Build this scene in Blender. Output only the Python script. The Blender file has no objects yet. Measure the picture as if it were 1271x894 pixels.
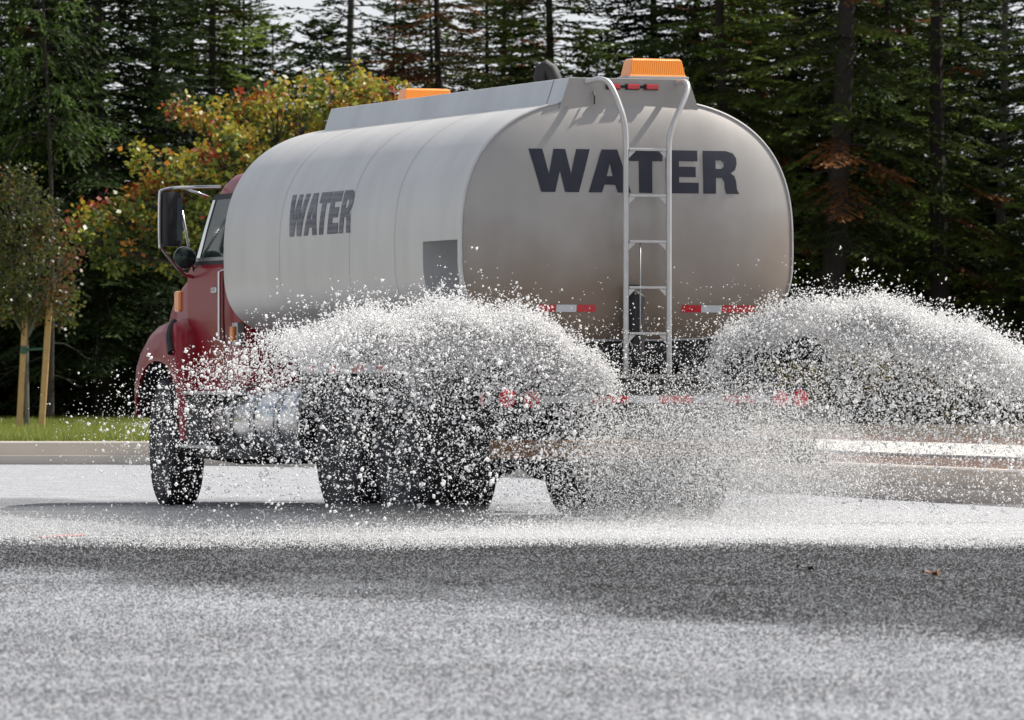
import bpy, bmesh, math, random
import numpy as np
from mathutils import Vector, Matrix

R = math.radians
rng = np.random.default_rng(7)
random.seed(7)
scene = bpy.context.scene
col = scene.collection

# ---------------------------------------------------------------- camera
CAM_H, F_PX, HOR, PW, PH = 1.023, 7600.0, 470.0, 1271.0, 894.0
cam_d = bpy.data.cameras.new('camera')
cam = bpy.data.objects.new('camera', cam_d)
col.objects.link(cam)
cam.location = (0, 0, CAM_H)
cam.rotation_euler = (R(90), 0, 0)
cam_d.sensor_width = 36.0
cam_d.lens = F_PX / PW * 36.0
cam_d.shift_y = (HOR - PH / 2) / PW
cam_d.clip_start = 0.5
cam_d.clip_end = 3000
cam_d.dof.use_dof = True
cam_d.dof.focus_distance = 44.5
cam_d.dof.aperture_fstop = 10.0
scene.camera = cam

# ---------------------------------------------------------------- light
SUN_EL = R(50)
SUN_AZ = R(69)            # clockwise from +Y : the sun stands to the right
world = bpy.data.worlds.new('World')
scene.world = world
world.use_nodes = True
wn, wl = world.node_tree.nodes, world.node_tree.links
wn.clear()
sky = wn.new('ShaderNodeTexSky')
sky.sky_type = 'NISHITA'
sky.sun_disc = False
sky.sun_elevation = SUN_EL
sky.sun_rotation = SUN_AZ
sky.air_density = 1.0
sky.dust_density = 3.0
sky.ozone_density = 1.0
wtc = wn.new('ShaderNodeTexCoord')
wmap = wn.new('ShaderNodeMapping'); wmap.inputs['Scale'].default_value = (1, 1, 2.6)
wno = wn.new('ShaderNodeTexNoise'); wno.inputs['Scale'].default_value = 2.3; wno.inputs['Detail'].default_value = 6
wr = wn.new('ShaderNodeValToRGB')
wr.color_ramp.elements[0].position = 0.42; wr.color_ramp.elements[1].position = 0.62
wr.color_ramp.elements[0].color = (.0, .0, .0, 1); wr.color_ramp.elements[1].color = (1, 1, 1, 1)
wmix = wn.new('ShaderNodeMixRGB')
wmix.inputs['Color2'].default_value = (9.6, 9.9, 10.3, 1)     # thin bright cloud
wbg = wn.new('ShaderNodeBackground'); wbg.inputs['Strength'].default_value = 0.072
wout = wn.new('ShaderNodeOutputWorld')
wl.new(wtc.outputs['Generated'], wmap.inputs['Vector'])
wl.new(wmap.outputs['Vector'], wno.inputs['Vector'])
wl.new(wno.outputs['Fac'], wr.inputs['Fac'])
wsx = wn.new('ShaderNodeSeparateXYZ'); wl.new(wtc.outputs['Generated'], wsx.inputs['Vector'])
whz = wn.new('ShaderNodeMapRange'); whz.interpolation_type = 'SMOOTHSTEP'
whz.inputs['From Min'].default_value = .0; whz.inputs['From Max'].default_value = .26; whz.inputs['To Min'].default_value = 1; whz.inputs['To Max'].default_value = 0
wl.new(wsx.outputs['Z'], whz.inputs['Value'])
wmx = wn.new('ShaderNodeMath'); wmx.operation = 'MAXIMUM'
wl.new(whz.outputs['Result'], wmx.inputs[0]); wl.new(wr.outputs['Color'], wmx.inputs[1])
wl.new(wmx.outputs[0], wmix.inputs['Fac'])
wl.new(sky.outputs['Color'], wmix.inputs['Color1'])
wl.new(wmix.outputs['Color'], wbg.inputs['Color'])
wl.new(wbg.outputs['Background'], wout.inputs['Surface'])

sun_d = bpy.data.lights.new('sun', 'SUN')
sun_d.energy = 5.0
sun_d.angle = R(0.53)
sun_d.color = (1.0, 0.95, 0.88)
sun = bpy.data.objects.new('sun', sun_d)
col.objects.link(sun)
sdir = Vector((math.sin(SUN_AZ) * math.cos(SUN_EL), math.cos(SUN_AZ) * math.cos(SUN_EL), math.sin(SUN_EL)))
sun.rotation_euler = sdir.to_track_quat('Z', 'Y').to_euler()
sun.location = (30, 40, 40)

scene.view_settings.view_transform = 'Standard'
scene.view_settings.look = 'None'
scene.view_settings.gamma = 1.0
scene.view_settings.use_curve_mapping = False
scene.view_settings.exposure = 0.38
scene.render.engine = 'CYCLES'
scene.cycles.use_denoising = True
scene.cycles.max_bounces = 14
scene.cycles.diffuse_bounces = 9
scene.cycles.transmission_bounces = 9
scene.cycles.volume_bounces = 4
scene.cycles.transparent_max_bounces = 8
scene.cycles.sample_clamp_indirect = 6.0

def px(x, Y):                 # lateral world position of a picture column at depth Y
    return (x - PW / 2) / F_PX * Y

# ---------------------------------------------------------------- materials
def new_mat(name):
    m = bpy.data.materials.new(name); m.use_nodes = True
    nt = m.node_tree
    b = nt.nodes['Principled BSDF']
    return m, nt, b

def simple(name, c, rough=.5, metal=0.0, coat=0.0, var=.12, scale=6.0, bump=0.0, spec=.5):
    m, nt, b = new_mat(name)
    n, l = nt.nodes, nt.links
    tc = n.new('ShaderNodeTexCoord')
    no = n.new('ShaderNodeTexNoise'); no.inputs['Scale'].default_value = scale; no.inputs['Detail'].default_value = 5
    l.new(tc.outputs['Object'], no.inputs['Vector'])
    mx = n.new('ShaderNodeMixRGB')
    mx.inputs['Color1'].default_value = (*[v * (1 - var) for v in c], 1)
    mx.inputs['Color2'].default_value = (*[min(1, v * (1 + var)) for v in c], 1)
    l.new(no.outputs['Fac'], mx.inputs['Fac'])
    l.new(mx.outputs['Color'], b.inputs['Base Color'])
    b.inputs['Roughness'].default_value = rough
    b.inputs['Metallic'].default_value = metal
    b.inputs['Coat Weight'].default_value = coat
    b.inputs['Coat Roughness'].default_value = .06
    b.inputs['Specular IOR Level'].default_value = spec
    if bump:
        bp = n.new('ShaderNodeBump'); bp.inputs['Strength'].default_value = bump; bp.inputs['Distance'].default_value = .01
        l.new(no.outputs['Fac'], bp.inputs['Height']); l.new(bp.outputs['Normal'], b.inputs['Normal'])
    return m

M = {}
M['red'] = simple('red_paint', (.26, .008, .016), .30, 0, .15, .15, 3, 0, .22)
M['black'] = simple('black_rubber', (.018, .018, .019), .6, 0, 0, .3, 20, .3)
M['tyre'] = simple('tyre_rubber', (.030, .030, .032), .75, 0, 0, .35, 14, .5)
M['dark'] = simple('dark_chassis', (.022, .021, .021), .65, 0, 0, .4, 9, .2)
M['chrome'] = simple('polished_metal', (.62, .62, .62), .16, 1, 0, .08, 4)
M['steel'] = simple('dull_steel', (.45, .45, .44), .42, .9, 0, .2, 7)
M['ladder'] = simple('ladder_aluminium', (.56, .55, .54), .42, .6, 0, .15, 12)
M['rust'] = simple('rusty_steel', (.23, .13, .075), .75, .1, 0, .45, 9, .3)
M['glass'] = simple('dark_glass', (.02, .03, .026), .08, 0, 0, .1, 2, 0, .35)
M['mirror'] = simple('mirror_glass', (.75, .77, .78), .04, 1, 0, .02, 2)
M['letter'] = simple('letter_navy', (.017, .019, .034), .5, 0, 0, .35, 9)
M['stake'] = simple('stake_wood', (.50, .31, .15), .8, 0, 0, .25, 14, .3)
M['tie'] = simple('tie_green', (.03, .10, .08), .6)
M['conc'] = simple('concrete', (.50, .455, .40), .85, 0, 0, .18, 2.2, .25)
M['path'] = simple('path_concrete', (.50, .48, .45), .85, 0, 0, .10, 1.3, .2)
M['red_tape'] = simple('red_reflector', (.55, .012, .02), .3, 0, .4, .1, 30)
M['white_tape'] = simple('white_reflector', (.62, .64, .66), .3, 0, .4, .06, 30)
M['trunk'] = simple('bark', (.036, .029, .024), .9, 0, 0, .5, 12, .8)
M['trunk_grey'] = simple('grey_bark', (.13, .12, .11), .9, 0, 0, .5, 14, .8)
M['litter_red'] = simple('red_plastic', (.5, .09, .06), .5)
M['litter_leaf'] = simple('dry_leaf', (.45, .17, .05), .7, 0, 0, .3, 30)
M['litter_grey'] = simple('grey_leaf', (.16, .16, .15), .7, 0, 0, .3, 30)
M['rimgrey'] = simple('dirty_rim', (.09, .09, .09), .6, .3, 0, .4, 8)

# side lettering, worn into streaks
def mat_worn():
    m, nt, b = new_mat('letter_worn')
    n, l = nt.nodes, nt.links
    tc = n.new('ShaderNodeTexCoord')
    mp = n.new('ShaderNodeMapping'); mp.inputs['Scale'].default_value = (1, .5, 16)
    no = n.new('ShaderNodeTexNoise'); no.inputs['Scale'].default_value = 2.2; no.inputs['Detail'].default_value = 3
    rp = n.new('ShaderNodeValToRGB')
    rp.color_ramp.elements[0].position = .35; rp.color_ramp.elements[1].position = .68
    rp.color_ramp.elements[0].color = (.062, .058, .080, 1); rp.color_ramp.elements[1].color = (.22, .22, .24, 1)
    l.new(tc.outputs['Object'], mp.inputs['Vector']); l.new(mp.outputs['Vector'], no.inputs['Vector'])
    l.new(no.outputs['Fac'], rp.inputs['Fac']); l.new(rp.outputs['Color'], b.inputs['Base Color'])
    b.inputs['Roughness'].default_value = .5
    return m
M['letter_worn'] = mat_worn()

# amber / red lamp plastic
def lamp_mat(name, c, tr):
    m, nt, b = new_mat(name)
    b.inputs['Base Color'].default_value = (*c, 1)
    b.inputs['Roughness'].default_value = .12
    b.inputs['Coat Weight'].default_value = .5
    b.inputs['Subsurface Weight'].default_value = tr
    b.inputs['Subsurface Radius'].default_value = (.08, .03, .01)
    n, l = nt.nodes, nt.links
    tc = n.new('ShaderNodeTexCoord')
    wv = n.new('ShaderNodeTexWave'); wv.inputs['Scale'].default_value = 22; wv.inputs['Distortion'].default_value = .2
    bp = n.new('ShaderNodeBump'); bp.inputs['Strength'].default_value = .35; bp.inputs['Distance'].default_value = .004
    l.new(tc.outputs['Object'], wv.inputs['Vector']); l.new(wv.outputs['Color'], bp.inputs['Height'])
    l.new(bp.outputs['Normal'], b.inputs['Normal'])
    return m
M['amber'] = lamp_mat('amber_plastic', (.95, .30, .03), .3)
M['redlens'] = lamp_mat('red_lens', (.62, .02, .03), .2)

# bare aluminium of the tank with grime
def mat_tank(name, base, grime_low, rough):
    m, nt, b = new_mat(name)
    n, l = nt.nodes, nt.links
    tc = n.new('ShaderNodeTexCoord')
    no = n.new('ShaderNodeTexNoise'); no.inputs['Scale'].default_value = 1.6; no.inputs['Detail'].default_value = 7
    l.new(tc.outputs['Object'], no.inputs['Vector'])
    mp = n.new('ShaderNodeMapping'); mp.inputs['Scale'].default_value = (3, 3, .35)
    st = n.new('ShaderNodeTexNoise'); st.inputs['Scale'].default_value = 1.5; st.inputs['Detail'].default_value = 5
    l.new(tc.outputs['Object'], mp.inputs['Vector']); l.new(mp.outputs['Vector'], st.inputs['Vector'])
    c1 = n.new('ShaderNodeMixRGB'); c1.inputs['Color1'].default_value = (*[v * .86 for v in base], 1); c1.inputs['Color2'].default_value = (*[min(1, v * 1.1) for v in base], 1)
    l.new(no.outputs['Fac'], c1.inputs['Fac'])
    c2 = n.new('ShaderNodeMixRGB'); c2.blend_type = 'MULTIPLY'
    rp = n.new('ShaderNodeValToRGB'); rp.color_ramp.elements[0].position = .3; rp.color_ramp.elements[1].position = .6
    rp.color_ramp.elements[0].color = (.90, .895, .89, 1); rp.color_ramp.elements[1].color = (1, 1, 1, 1)
    l.new(st.outputs['Fac'], rp.inputs['Fac']); c2.inputs['Fac'].default_value = .8
    l.new(c1.outputs['Color'], c2.inputs['Color1']); l.new(rp.outputs['Color'], c2.inputs['Color2'])
    # road dirt thrown up on the low part
    sx = n.new('ShaderNodeSeparateXYZ'); l.new(tc.outputs['Object'], sx.inputs['Vector'])
    ad = n.new('ShaderNodeMath'); ad.operation = 'MULTIPLY_ADD'; ad.inputs[1].default_value = .9; l.new(no.outputs['Fac'], ad.inputs[0]); l.new(sx.outputs['Z'], ad.inputs[2])
    mr = n.new('ShaderNodeMapRange'); mr.inputs['From Min'].default_value = grime_low + .45; mr.inputs['From Max'].default_value = grime_low + 1.15
    mr.inputs['To Min'].default_value = .75; mr.inputs['To Max'].default_value = 0
    l.new(ad.outputs[0], mr.inputs['Value'])
    c3 = n.new('ShaderNodeMixRGB'); c3.inputs['Color2'].default_value = (.19, .118, .066, 1)
    l.new(mr.outputs['Result'], c3.inputs['Fac']); l.new(c2.outputs['Color'], c3.inputs['Color1'])
    l.new(c3.outputs['Color'], b.inputs['Base Color'])
    me = n.new('ShaderNodeMath'); me.operation = 'MULTIPLY_ADD'; me.inputs[1].default_value = -.6; me.inputs[2].default_value = .55
    l.new(mr.outputs['Result'], me.inputs[0]); l.new(me.outputs[0], b.inputs['Metallic'])
    rr = n.new('ShaderNodeMapRange'); rr.inputs['To Min'].default_value = rough - .03; rr.inputs['To Max'].default_value = rough + .06
    l.new(st.outputs['Fac'], rr.inputs['Value']); l.new(rr.outputs['Result'], b.inputs['Roughness'])
    bp = n.new('ShaderNodeBump'); bp.inputs['Strength'].default_value = .12; bp.inputs['Distance'].default_value = .03
    l.new(no.outputs['Fac'], bp.inputs['Height']); l.new(bp.outputs['Normal'], b.inputs['Normal'])
    return m
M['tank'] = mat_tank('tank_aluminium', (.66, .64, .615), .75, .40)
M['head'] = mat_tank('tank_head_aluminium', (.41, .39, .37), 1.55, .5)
M['shroud'] = mat_tank('shroud_aluminium', (.64, .64, .64), -3, .42)

# foliage: colour from a colour attribute, with light passing through
def mat_leaf(name, transl=.35, rough=.55, spec=.5):
    m, nt, b = new_mat(name)
    n, l = nt.nodes, nt.links
    at = n.new('ShaderNodeAttribute'); at.attribute_name = 'col'
    l.new(at.outputs['Color'], b.inputs['Base Color'])
    b.inputs['Roughness'].default_value = rough
    b.inputs['Specular IOR Level'].default_value = spec
    tr = n.new('ShaderNodeBsdfTranslucent'); l.new(at.outputs['Color'], tr.inputs['Color'])
    mx = n.new('ShaderNodeMixShader'); mx.inputs['Fac'].default_value = transl
    l.new(b.outputs['BSDF'], mx.inputs[1]); l.new(tr.outputs['BSDF'], mx.inputs[2])
    l.new(mx.outputs['Shader'], n['Material Output'].inputs['Surface'])
    return m
M['needle'] = mat_leaf('needles', .36, .6, .15)
M['leaf'] = mat_leaf('broad_leaves', .42, .4)
M['grass'] = mat_leaf('grass_blades', .4, .5)

# water drops: white in sunlight
def mat_water():
    m, nt, b = new_mat('spray_water')
    n, l = nt.nodes, nt.links
    b.inputs['Base Color'].default_value = (1, 1, 1, 1)
    b.inputs['Roughness'].default_value = .3
    b.inputs['IOR'].default_value = 1.33
    b.inputs['Specular IOR Level'].default_value = .25
    tr = n.new('ShaderNodeBsdfTranslucent'); tr.inputs['Color'].default_value = (1, 1, 1, 1)
    mx = n.new('ShaderNodeMixShader'); mx.inputs['Fac'].default_value = .5
    l.new(b.outputs['BSDF'], mx.inputs[1]); l.new(tr.outputs['BSDF'], mx.inputs[2])
    l.new(mx.outputs['Shader'], n['Material Output'].inputs['Surface'])
    return m
M['water'] = mat_water()

# asphalt: dry pale aggregate, wet where earlier passes soaked it
def mat_road():
    m, nt, b = new_mat('asphalt')
    n, l = nt.nodes, nt.links
    tc = n.new('ShaderNodeTexCoord')
    def noise(scale, detail, vec=None):
        x = n.new('ShaderNodeTexNoise'); x.inputs['Scale'].default_value = scale; x.inputs['Detail'].default_value = detail
        l.new(vec or tc.outputs['Object'], x.inputs['Vector']); return x
    vo = n.new('ShaderNodeTexVoronoi'); vo.inputs['Scale'].default_value = 75; l.new(tc.outputs['Object'], vo.inputs['Vector'])
    big = noise(.35, 6); mid = noise(3.0, 5); fine = noise(140, 2)
    agg = n.new('ShaderNodeSeparateColor'); l.new(vo.outputs['Color'], agg.inputs['Color'])
    dry = n.new('ShaderNodeValToRGB')
    e = dry.color_ramp.elements
    e[0].position = 0; e[0].color = (.16, .165, .175, 1); e[1].position = 1; e[1].color = (.52, .53, .55, 1)
    k = e.new(.35); k.color = (.27, .275, .29, 1)
    l.new(agg.outputs['Red'], dry.inputs['Fac'])
    wet = n.new('ShaderNodeValToRGB')
    e = wet.color_ramp.elements
    e[0].position = 0; e[0].color = (.022, .022, .024, 1); e[1].position = 1; e[1].color = (.26, .26, .27, 1)
    k = e.new(.6); k.color = (.060, .061, .065, 1)
    l.new(agg.outputs['Red'], wet.inputs['Fac'])
    # large faint patches of dust and wear
    ml = n.new('ShaderNodeMixRGB'); ml.blend_type = 'MULTIPLY'; ml.inputs['Fac'].default_value = 1
    rp = n.new('ShaderNodeValToRGB'); rp.color_ramp.elements[0].position = .3; rp.color_ramp.elements[1].position = .7
    rp.color_ramp.elements[0].color = (.78, .78, .79, 1); rp.color_ramp.elements[1].color = (1.1, 1.1, 1.1, 1)
    l.new(mid.outputs['Fac'], rp.inputs['Fac']); l.new(dry.outputs['Color'], ml.inputs['Color1']); l.new(rp.outputs['Color'], ml.inputs['Color2'])
    # wet mask
    s = n.new('ShaderNodeSeparateXYZ'); l.new(tc.outputs['Object'], s.inputs['Vector'])
    def math_(op, a, bb, c=None):
        x = n.new('ShaderNodeMath'); x.operation = op
        for i, v in enumerate((a, bb, c)):
            if v is None: continue
            if isinstance(v, (int, float)): x.inputs[i].default_value = v
            else: l.new(v, x.inputs[i])
        return x.outputs[0]
    mps = n.new('ShaderNodeMapping'); mps.inputs['Scale'].default_value = (1, .35, 1)
    l.new(tc.outputs['Object'], mps.inputs['Vector'])
    ed = noise(.9, 6, mps.outputs['Vector'])
    edge = math_('MULTIPLY_ADD', ed.outputs['Fac'], 5.0, -2.5)
    yy = math_('ADD', s.outputs['Y'], edge)
    near = math_('MULTIPLY_ADD', s.outputs['X'], -2.0, 27.4)          # near rim of the soaked band
    d1 = math_('SUBTRACT', yy, near)
    mr1 = n.new('ShaderNodeMapRange'); mr1.interpolation_type = 'SMOOTHSTEP'; mr1.inputs['From Min'].default_value = -1.6; mr1.inputs['From Max'].default_value = 1.8
    l.new(d1, mr1.inputs['Value'])
    mr2 = n.new('ShaderNodeMapRange'); mr2.interpolation_type = 'SMOOTHSTEP'; mr2.inputs['From Min'].default_value = 38.6; mr2.inputs['From Max'].default_value = 36.6
    l.new(yy, mr2.inputs['Value'])
    wm0 = math_('MULTIPLY', mr1.outputs['Result'], mr2.outputs['Result'])
    mr3 = n.new('ShaderNodeMapRange'); mr3.interpolation_type = 'SMOOTHSTEP'; mr3.inputs['From Min'].default_value = 52.6; mr3.inputs['From Max'].default_value = 50.6
    l.new(yy, mr3.inputs['Value'])
    mr4 = n.new('ShaderNodeMapRange'); mr4.interpolation_type = 'SMOOTHSTEP'; mr4.inputs['From Min'].default_value = .4; mr4.inputs['From Max'].default_value = -1.4
    l.new(s.outputs['X'], mr4.inputs['Value'])
    wm1 = math_('MULTIPLY', math_('MULTIPLY', mr3.outputs['Result'], mr4.outputs['Result']), mr1.outputs['Result'])
    wm = math_('MAXIMUM', math_('MAXIMUM', wm0, math_('MULTIPLY', wm1, .6)), math_('MULTIPLY', mr2.outputs['Result'], .22))
    mx = n.new('ShaderNodeMixRGB'); l.new(wm, mx.inputs['Fac']); l.new(ml.outputs['Color'], mx.inputs['Color1']); l.new(wet.outputs['Color'], mx.inputs['Color2'])
    l.new(mx.outputs['Color'], b.inputs['Base Color'])
    b.inputs['Roughness'].default_value = .8
    b.inputs['Specular IOR Level'].default_value = .2
    mrr = n.new('ShaderNodeMapRange'); mrr.inputs['To Min'].default_value = .85; mrr.inputs['To Max'].default_value = .55
    l.new(wm, mrr.inputs['Value']); l.new(mrr.outputs['Result'], b.inputs['Roughness'])
    bp = n.new('ShaderNodeBump'); bp.inputs['Strength'].default_value = .55; bp.inputs['Distance'].default_value = .006; bp.invert = True
    l.new(vo.outputs['Distance'], bp.inputs['Height']); l.new(bp.outputs['Normal'], b.inputs['Normal'])
    return m
M['road'] = mat_road()

def mat_ground(name, c1, c2, c3, scale):
    m, nt, b = new_mat(name)
    n, l = nt.nodes, nt.links
    tc = n.new('ShaderNodeTexCoord')
    no = n.new('ShaderNodeTexNoise'); no.inputs['Scale'].default_value = scale; no.inputs['Detail'].default_value = 8
    n2 = n.new('ShaderNodeTexNoise'); n2.inputs['Scale'].default_value = scale * 14; n2.inputs['Detail'].default_value = 4
    l.new(tc.outputs['Object'], no.inputs['Vector']); l.new(tc.outputs['Object'], n2.inputs['Vector'])
    rp = n.new('ShaderNodeValToRGB'); e = rp.color_ramp.elements
    e[0].position = .3; e[0].color = (*c1, 1); e[1].position = .7; e[1].color = (*c3, 1); k = e.new(.5); k.color = (*c2, 1)
    ad = n.new('ShaderNodeMixRGB'); ad.inputs['Fac'].default_value = .5
    l.new(no.outputs['Fac'], ad.inputs['Color1']); l.new(n2.outputs['Fac'], ad.inputs['Color2'])
    l.new(ad.outputs['Color'], rp.inputs['Fac']); l.new(rp.outputs['Color'], b.inputs['Base Color'])
    b.inputs['Roughness'].default_value = .95
    bp = n.new('ShaderNodeBump'); bp.inputs['Strength'].default_value = .6; bp.inputs['Distance'].default_value = .03
    l.new(n2.outputs['Fac'], bp.inputs['Height']); l.new(bp.outputs['Normal'], b.inputs['Normal'])
    return m
M['floor'] = mat_ground('forest_floor', (.035, .026, .018), (.06, .042, .028), (.05, .052, .025), .5)
M['soil'] = mat_ground('brown_soil', (.055, .030, .022), (.10, .056, .040), (.15, .092, .068), .8)
M['lawn'] = mat_ground('lawn', (.10, .13, .025), (.16, .20, .04), (.20, .20, .06), .6)

# ---------------------------------------------------------------- helpers
def tag(o, label=None, cat=None, group=None, kind=None):
    if label: o['label'] = label
    if cat: o['category'] = cat
    if group: o['group'] = group
    if kind: o['kind'] = kind
    return o

def empty(name, loc=(0, 0, 0), rz=0.0, parent=None):
    o = bpy.data.objects.new(name, None); col.objects.link(o)
    o.location = loc; o.rotation_euler = (0, 0, rz); o.parent = parent
    o.empty_display_size = .2
    return o

def link_mesh(name, me, mat, parent=None):
    if mat is not None and not me.materials: me.materials.append(mat)
    o = bpy.data.objects.new(name, me); col.objects.link(o)
    o.parent = parent
    return o

def np_mesh(name, V, Fc, colors=None, smooth=False):
    """V (n,3), Fc (m,k) faces of one size; colours per vertex"""
    me = bpy.data.meshes.new(name)
    V = np.asarray(V, dtype=np.float32); Fc = np.asarray(Fc, dtype=np.int32)
    m, k = Fc.shape
    me.vertices.add(len(V)); me.vertices.foreach_set('co', V.ravel())
    me.loops.add(m * k); me.loops.foreach_set('vertex_index', Fc.ravel())
    me.polygons.add(m)
    me.polygons.foreach_set('loop_start', np.arange(0, m * k, k, dtype=np.int32))
    me.polygons.foreach_set('loop_total', np.full(m, k, dtype=np.int32))
    if smooth: me.polygons.foreach_set('use_smooth', np.ones(m, dtype=bool))
    if colors is not None:
        a = me.attributes.new('col', 'FLOAT_COLOR', 'POINT')
        c = np.ones((len(V), 4), dtype=np.float32); c[:, :3] = colors
        a.data.foreach_set('color', c.ravel())
    me.update(calc_edges=True)
    return me

class MB:
    def __init__(s): s.v = []; s.f = []; s.sm = []
    def add(s, vs, fs, smooth=False):
        o = len(s.v); s.v += [tuple(v) for v in vs]
        s.f += [tuple(i + o for i in f) for f in fs]; s.sm += [smooth] * len(fs)
        return s
    def box(s, x0, x1, y0, y1, z0, z1):
        return s.add([(x0, y0, z0), (x1, y0, z0), (x1, y1, z0), (x0, y1, z0), (x0, y0, z1), (x1, y0, z1), (x1, y1, z1), (x0, y1, z1)],
                     [(3, 2, 1, 0), (4, 5, 6, 7), (0, 1, 5, 4), (1, 2, 6, 5), (2, 3, 7, 6), (3, 0, 4, 7)])
    def tube(s, pts, r, n=10, cap=True):
        pts = [Vector(p) for p in pts]
        rs = r if isinstance(r, (list, tuple)) else [r] * len(pts)
        vs, prev = [], None
        for i, p in enumerate(pts):
            t = (pts[min(i + 1, len(pts) - 1)] - pts[max(i - 1, 0)]).normalized()
            if prev is None:
                u = t.orthogonal().normalized()
            else:
                u = (prev - t * prev.dot(t)).normalized()
            prev = u; w = t.cross(u)
            for k in range(n):
                a = 2 * math.pi * k / n
                vs.append(p + (u * math.cos(a) + w * math.sin(a)) * rs[i])
        fs = []
        for i in range(len(pts) - 1):
            for k in range(n):
                fs.append((i * n + k, i * n + (k + 1) % n, (i + 1) * n + (k + 1) % n, (i + 1) * n + k))
        s.add(vs, fs, True)
        if cap:
            s.add(vs[:n], [tuple(range(n - 1, -1, -1))]); s.add(vs[-n:], [tuple(range(n))])
        return s
    def lathe_x(s, prof, c, n=48, closed=False):
        """prof: list of (x, r) turned round the lateral axis through c=(x,y,z)"""
        m = len(prof); vs = []
        for k in range(n):
            a = 2 * math.pi * k / n
            for (x, r) in prof: vs.append((c[0] + x, c[1] + r * math.cos(a), c[2] + r * math.sin(a)))
        fs = []
        for k in range(n):
            k2 = (k + 1) % n
            for j in range(m if closed else m - 1):
                j2 = (j + 1) % m
                fs.append((k * m + j, k * m + j2, k2 * m + j2, k2 * m + j))
        return s.add(vs, fs, True)
    def loft(s, rings, cap0=True, cap1=True, smooth=True):
        n = len(rings[0]); vs = [p for r in rings for p in r]; fs = []
        for i in range(len(rings) - 1):
            for k in range(n):
                fs.append((i * n + k, i * n + (k + 1) % n, (i + 1) * n + (k + 1) % n, (i + 1) * n + k))
        s.add(vs, fs, smooth)
        if cap0: s.add(rings[0], [tuple(range(n - 1, -1, -1))])
        if cap1: s.add(rings[-1], [tuple(range(n))])
        return s
    def build(s, name, mat, parent=None, bevel=0.0):
        me = bpy.data.meshes.new(name)
        me.from_pydata(s.v, [], s.f)
        for p, sm in zip(me.polygons, s.sm): p.use_smooth = sm
        bm = bmesh.new(); bm.from_mesh(me)
        bmesh.ops.remove_doubles(bm, verts=bm.verts, dist=1e-5)
        if bevel:
            bmesh.ops.bevel(bm, geom=[e for e in bm.edges if len(e.link_faces) == 2 and e.calc_face_angle(0) > .6],
                            offset=bevel, segments=2, affect='EDGES', profile=.5)
        bmesh.ops.recalc_face_normals(bm, faces=bm.faces)
        for e in bm.edges:
            if len(e.link_faces) == 2 and e.calc_face_angle(0) > R(38): e.smooth = False
        bm.to_mesh(me); bm.free()
        return link_mesh(name, me, mat, parent)

def copy_tree(o, parent=None):
    c = o.copy(); col.objects.link(c); c.parent = parent
    for ch in o.children: copy_tree(ch, c)
    return c

# ================================================================ THE SETTING
# ground sheet to the horizon
g = MB().add([(-1200, -600, -.06), (1200, -600, -.06), (1200, 2200, -.06), (-1200, 2200, -.06)], [(0, 1, 2, 3)])
tag(g.build('ground', M['floor']), kind='structure')

# kerb line (foot of the gutter edge), from far left round the corner to the near right
ctrl = [(-60, 76), (-30, 74.4), (-14, 73.4), (-6.1, 72.8), (-4.4, 72.5), (-2.5, 70.6), (-1.05, 67.0), (.3, 62.4), (1.96, 56.3), (4.06, 48.6), (8.45, 32.3), (17, 0.5), (30, -48)]
def catmull(P, k=10):
    out = []
    P = [Vector(p) for p in P]
    for i in range(len(P) - 1):
        p0, p1, p2, p3 = P[max(i - 1, 0)], P[i], P[i + 1], P[min(i + 2, len(P) - 1)]
        for j in range(k):
            t = j / k
            out.append(.5 * ((2 * p1) + (p2 - p0) * t + (2 * p0 - 5 * p1 + 4 * p2 - p3) * t * t + (3 * p1 - p0 - 3 * p2 + p3) * t ** 3))
    out.append(P[-1]); return out
KL = catmull(ctrl)
KN = []
for i, p in enumerate(KL):
    t = (KL[min(i + 1, len(KL) - 1)] - KL[max(i - 1, 0)]).normalized()
    KN.append(Vector((-t.y, t.x)))          # points away from the road
def off(i, o): return KL[i] + KN[i] * o
def sweep(name, prof, mat, i0=0, i1=None, kind='structure', jz=0):
    i1 = len(KL) if i1 is None else i1
    rings = [[(*off(i, o), z) for (o, z) in prof] for i in range(i0, i1)]
    b = MB(); n = len(prof)
    vs = [p for r in rings for p in r]
    fs = [(a * n + k, a * n + k + 1, (a + 1) * n + k + 1, (a + 1) * n + k) for a in range(len(rings) - 1) for k in range(n - 1)]
    b.add(vs, fs)
    return tag(b.build(name, mat), kind=kind)
sweep('kerb', [(0, -.03), (0, .105), (.006, .113), (.44, .090), (.455, .10), (.485, .255), (.505, .27), (.63, .272), (.64, .262), (.64, .15)], M['conc'])

# road: everything on this side of the kerb
rv = [(*p, 0.0) for p in KL] + [(30, -60, 0), (-60, -60, 0)]
b = MB(); b.add(rv, [tuple(range(len(rv)))])
road = tag(b.build('road', M['road']), kind='structure')
bm = bmesh.new(); bm.from_mesh(road.data); bmesh.ops.triangulate(bm, faces=bm.faces); bm.to_mesh(road.data); bm.free()
for p in road.data.polygons:
    if p.normal.z < 0: p.flip()

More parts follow.
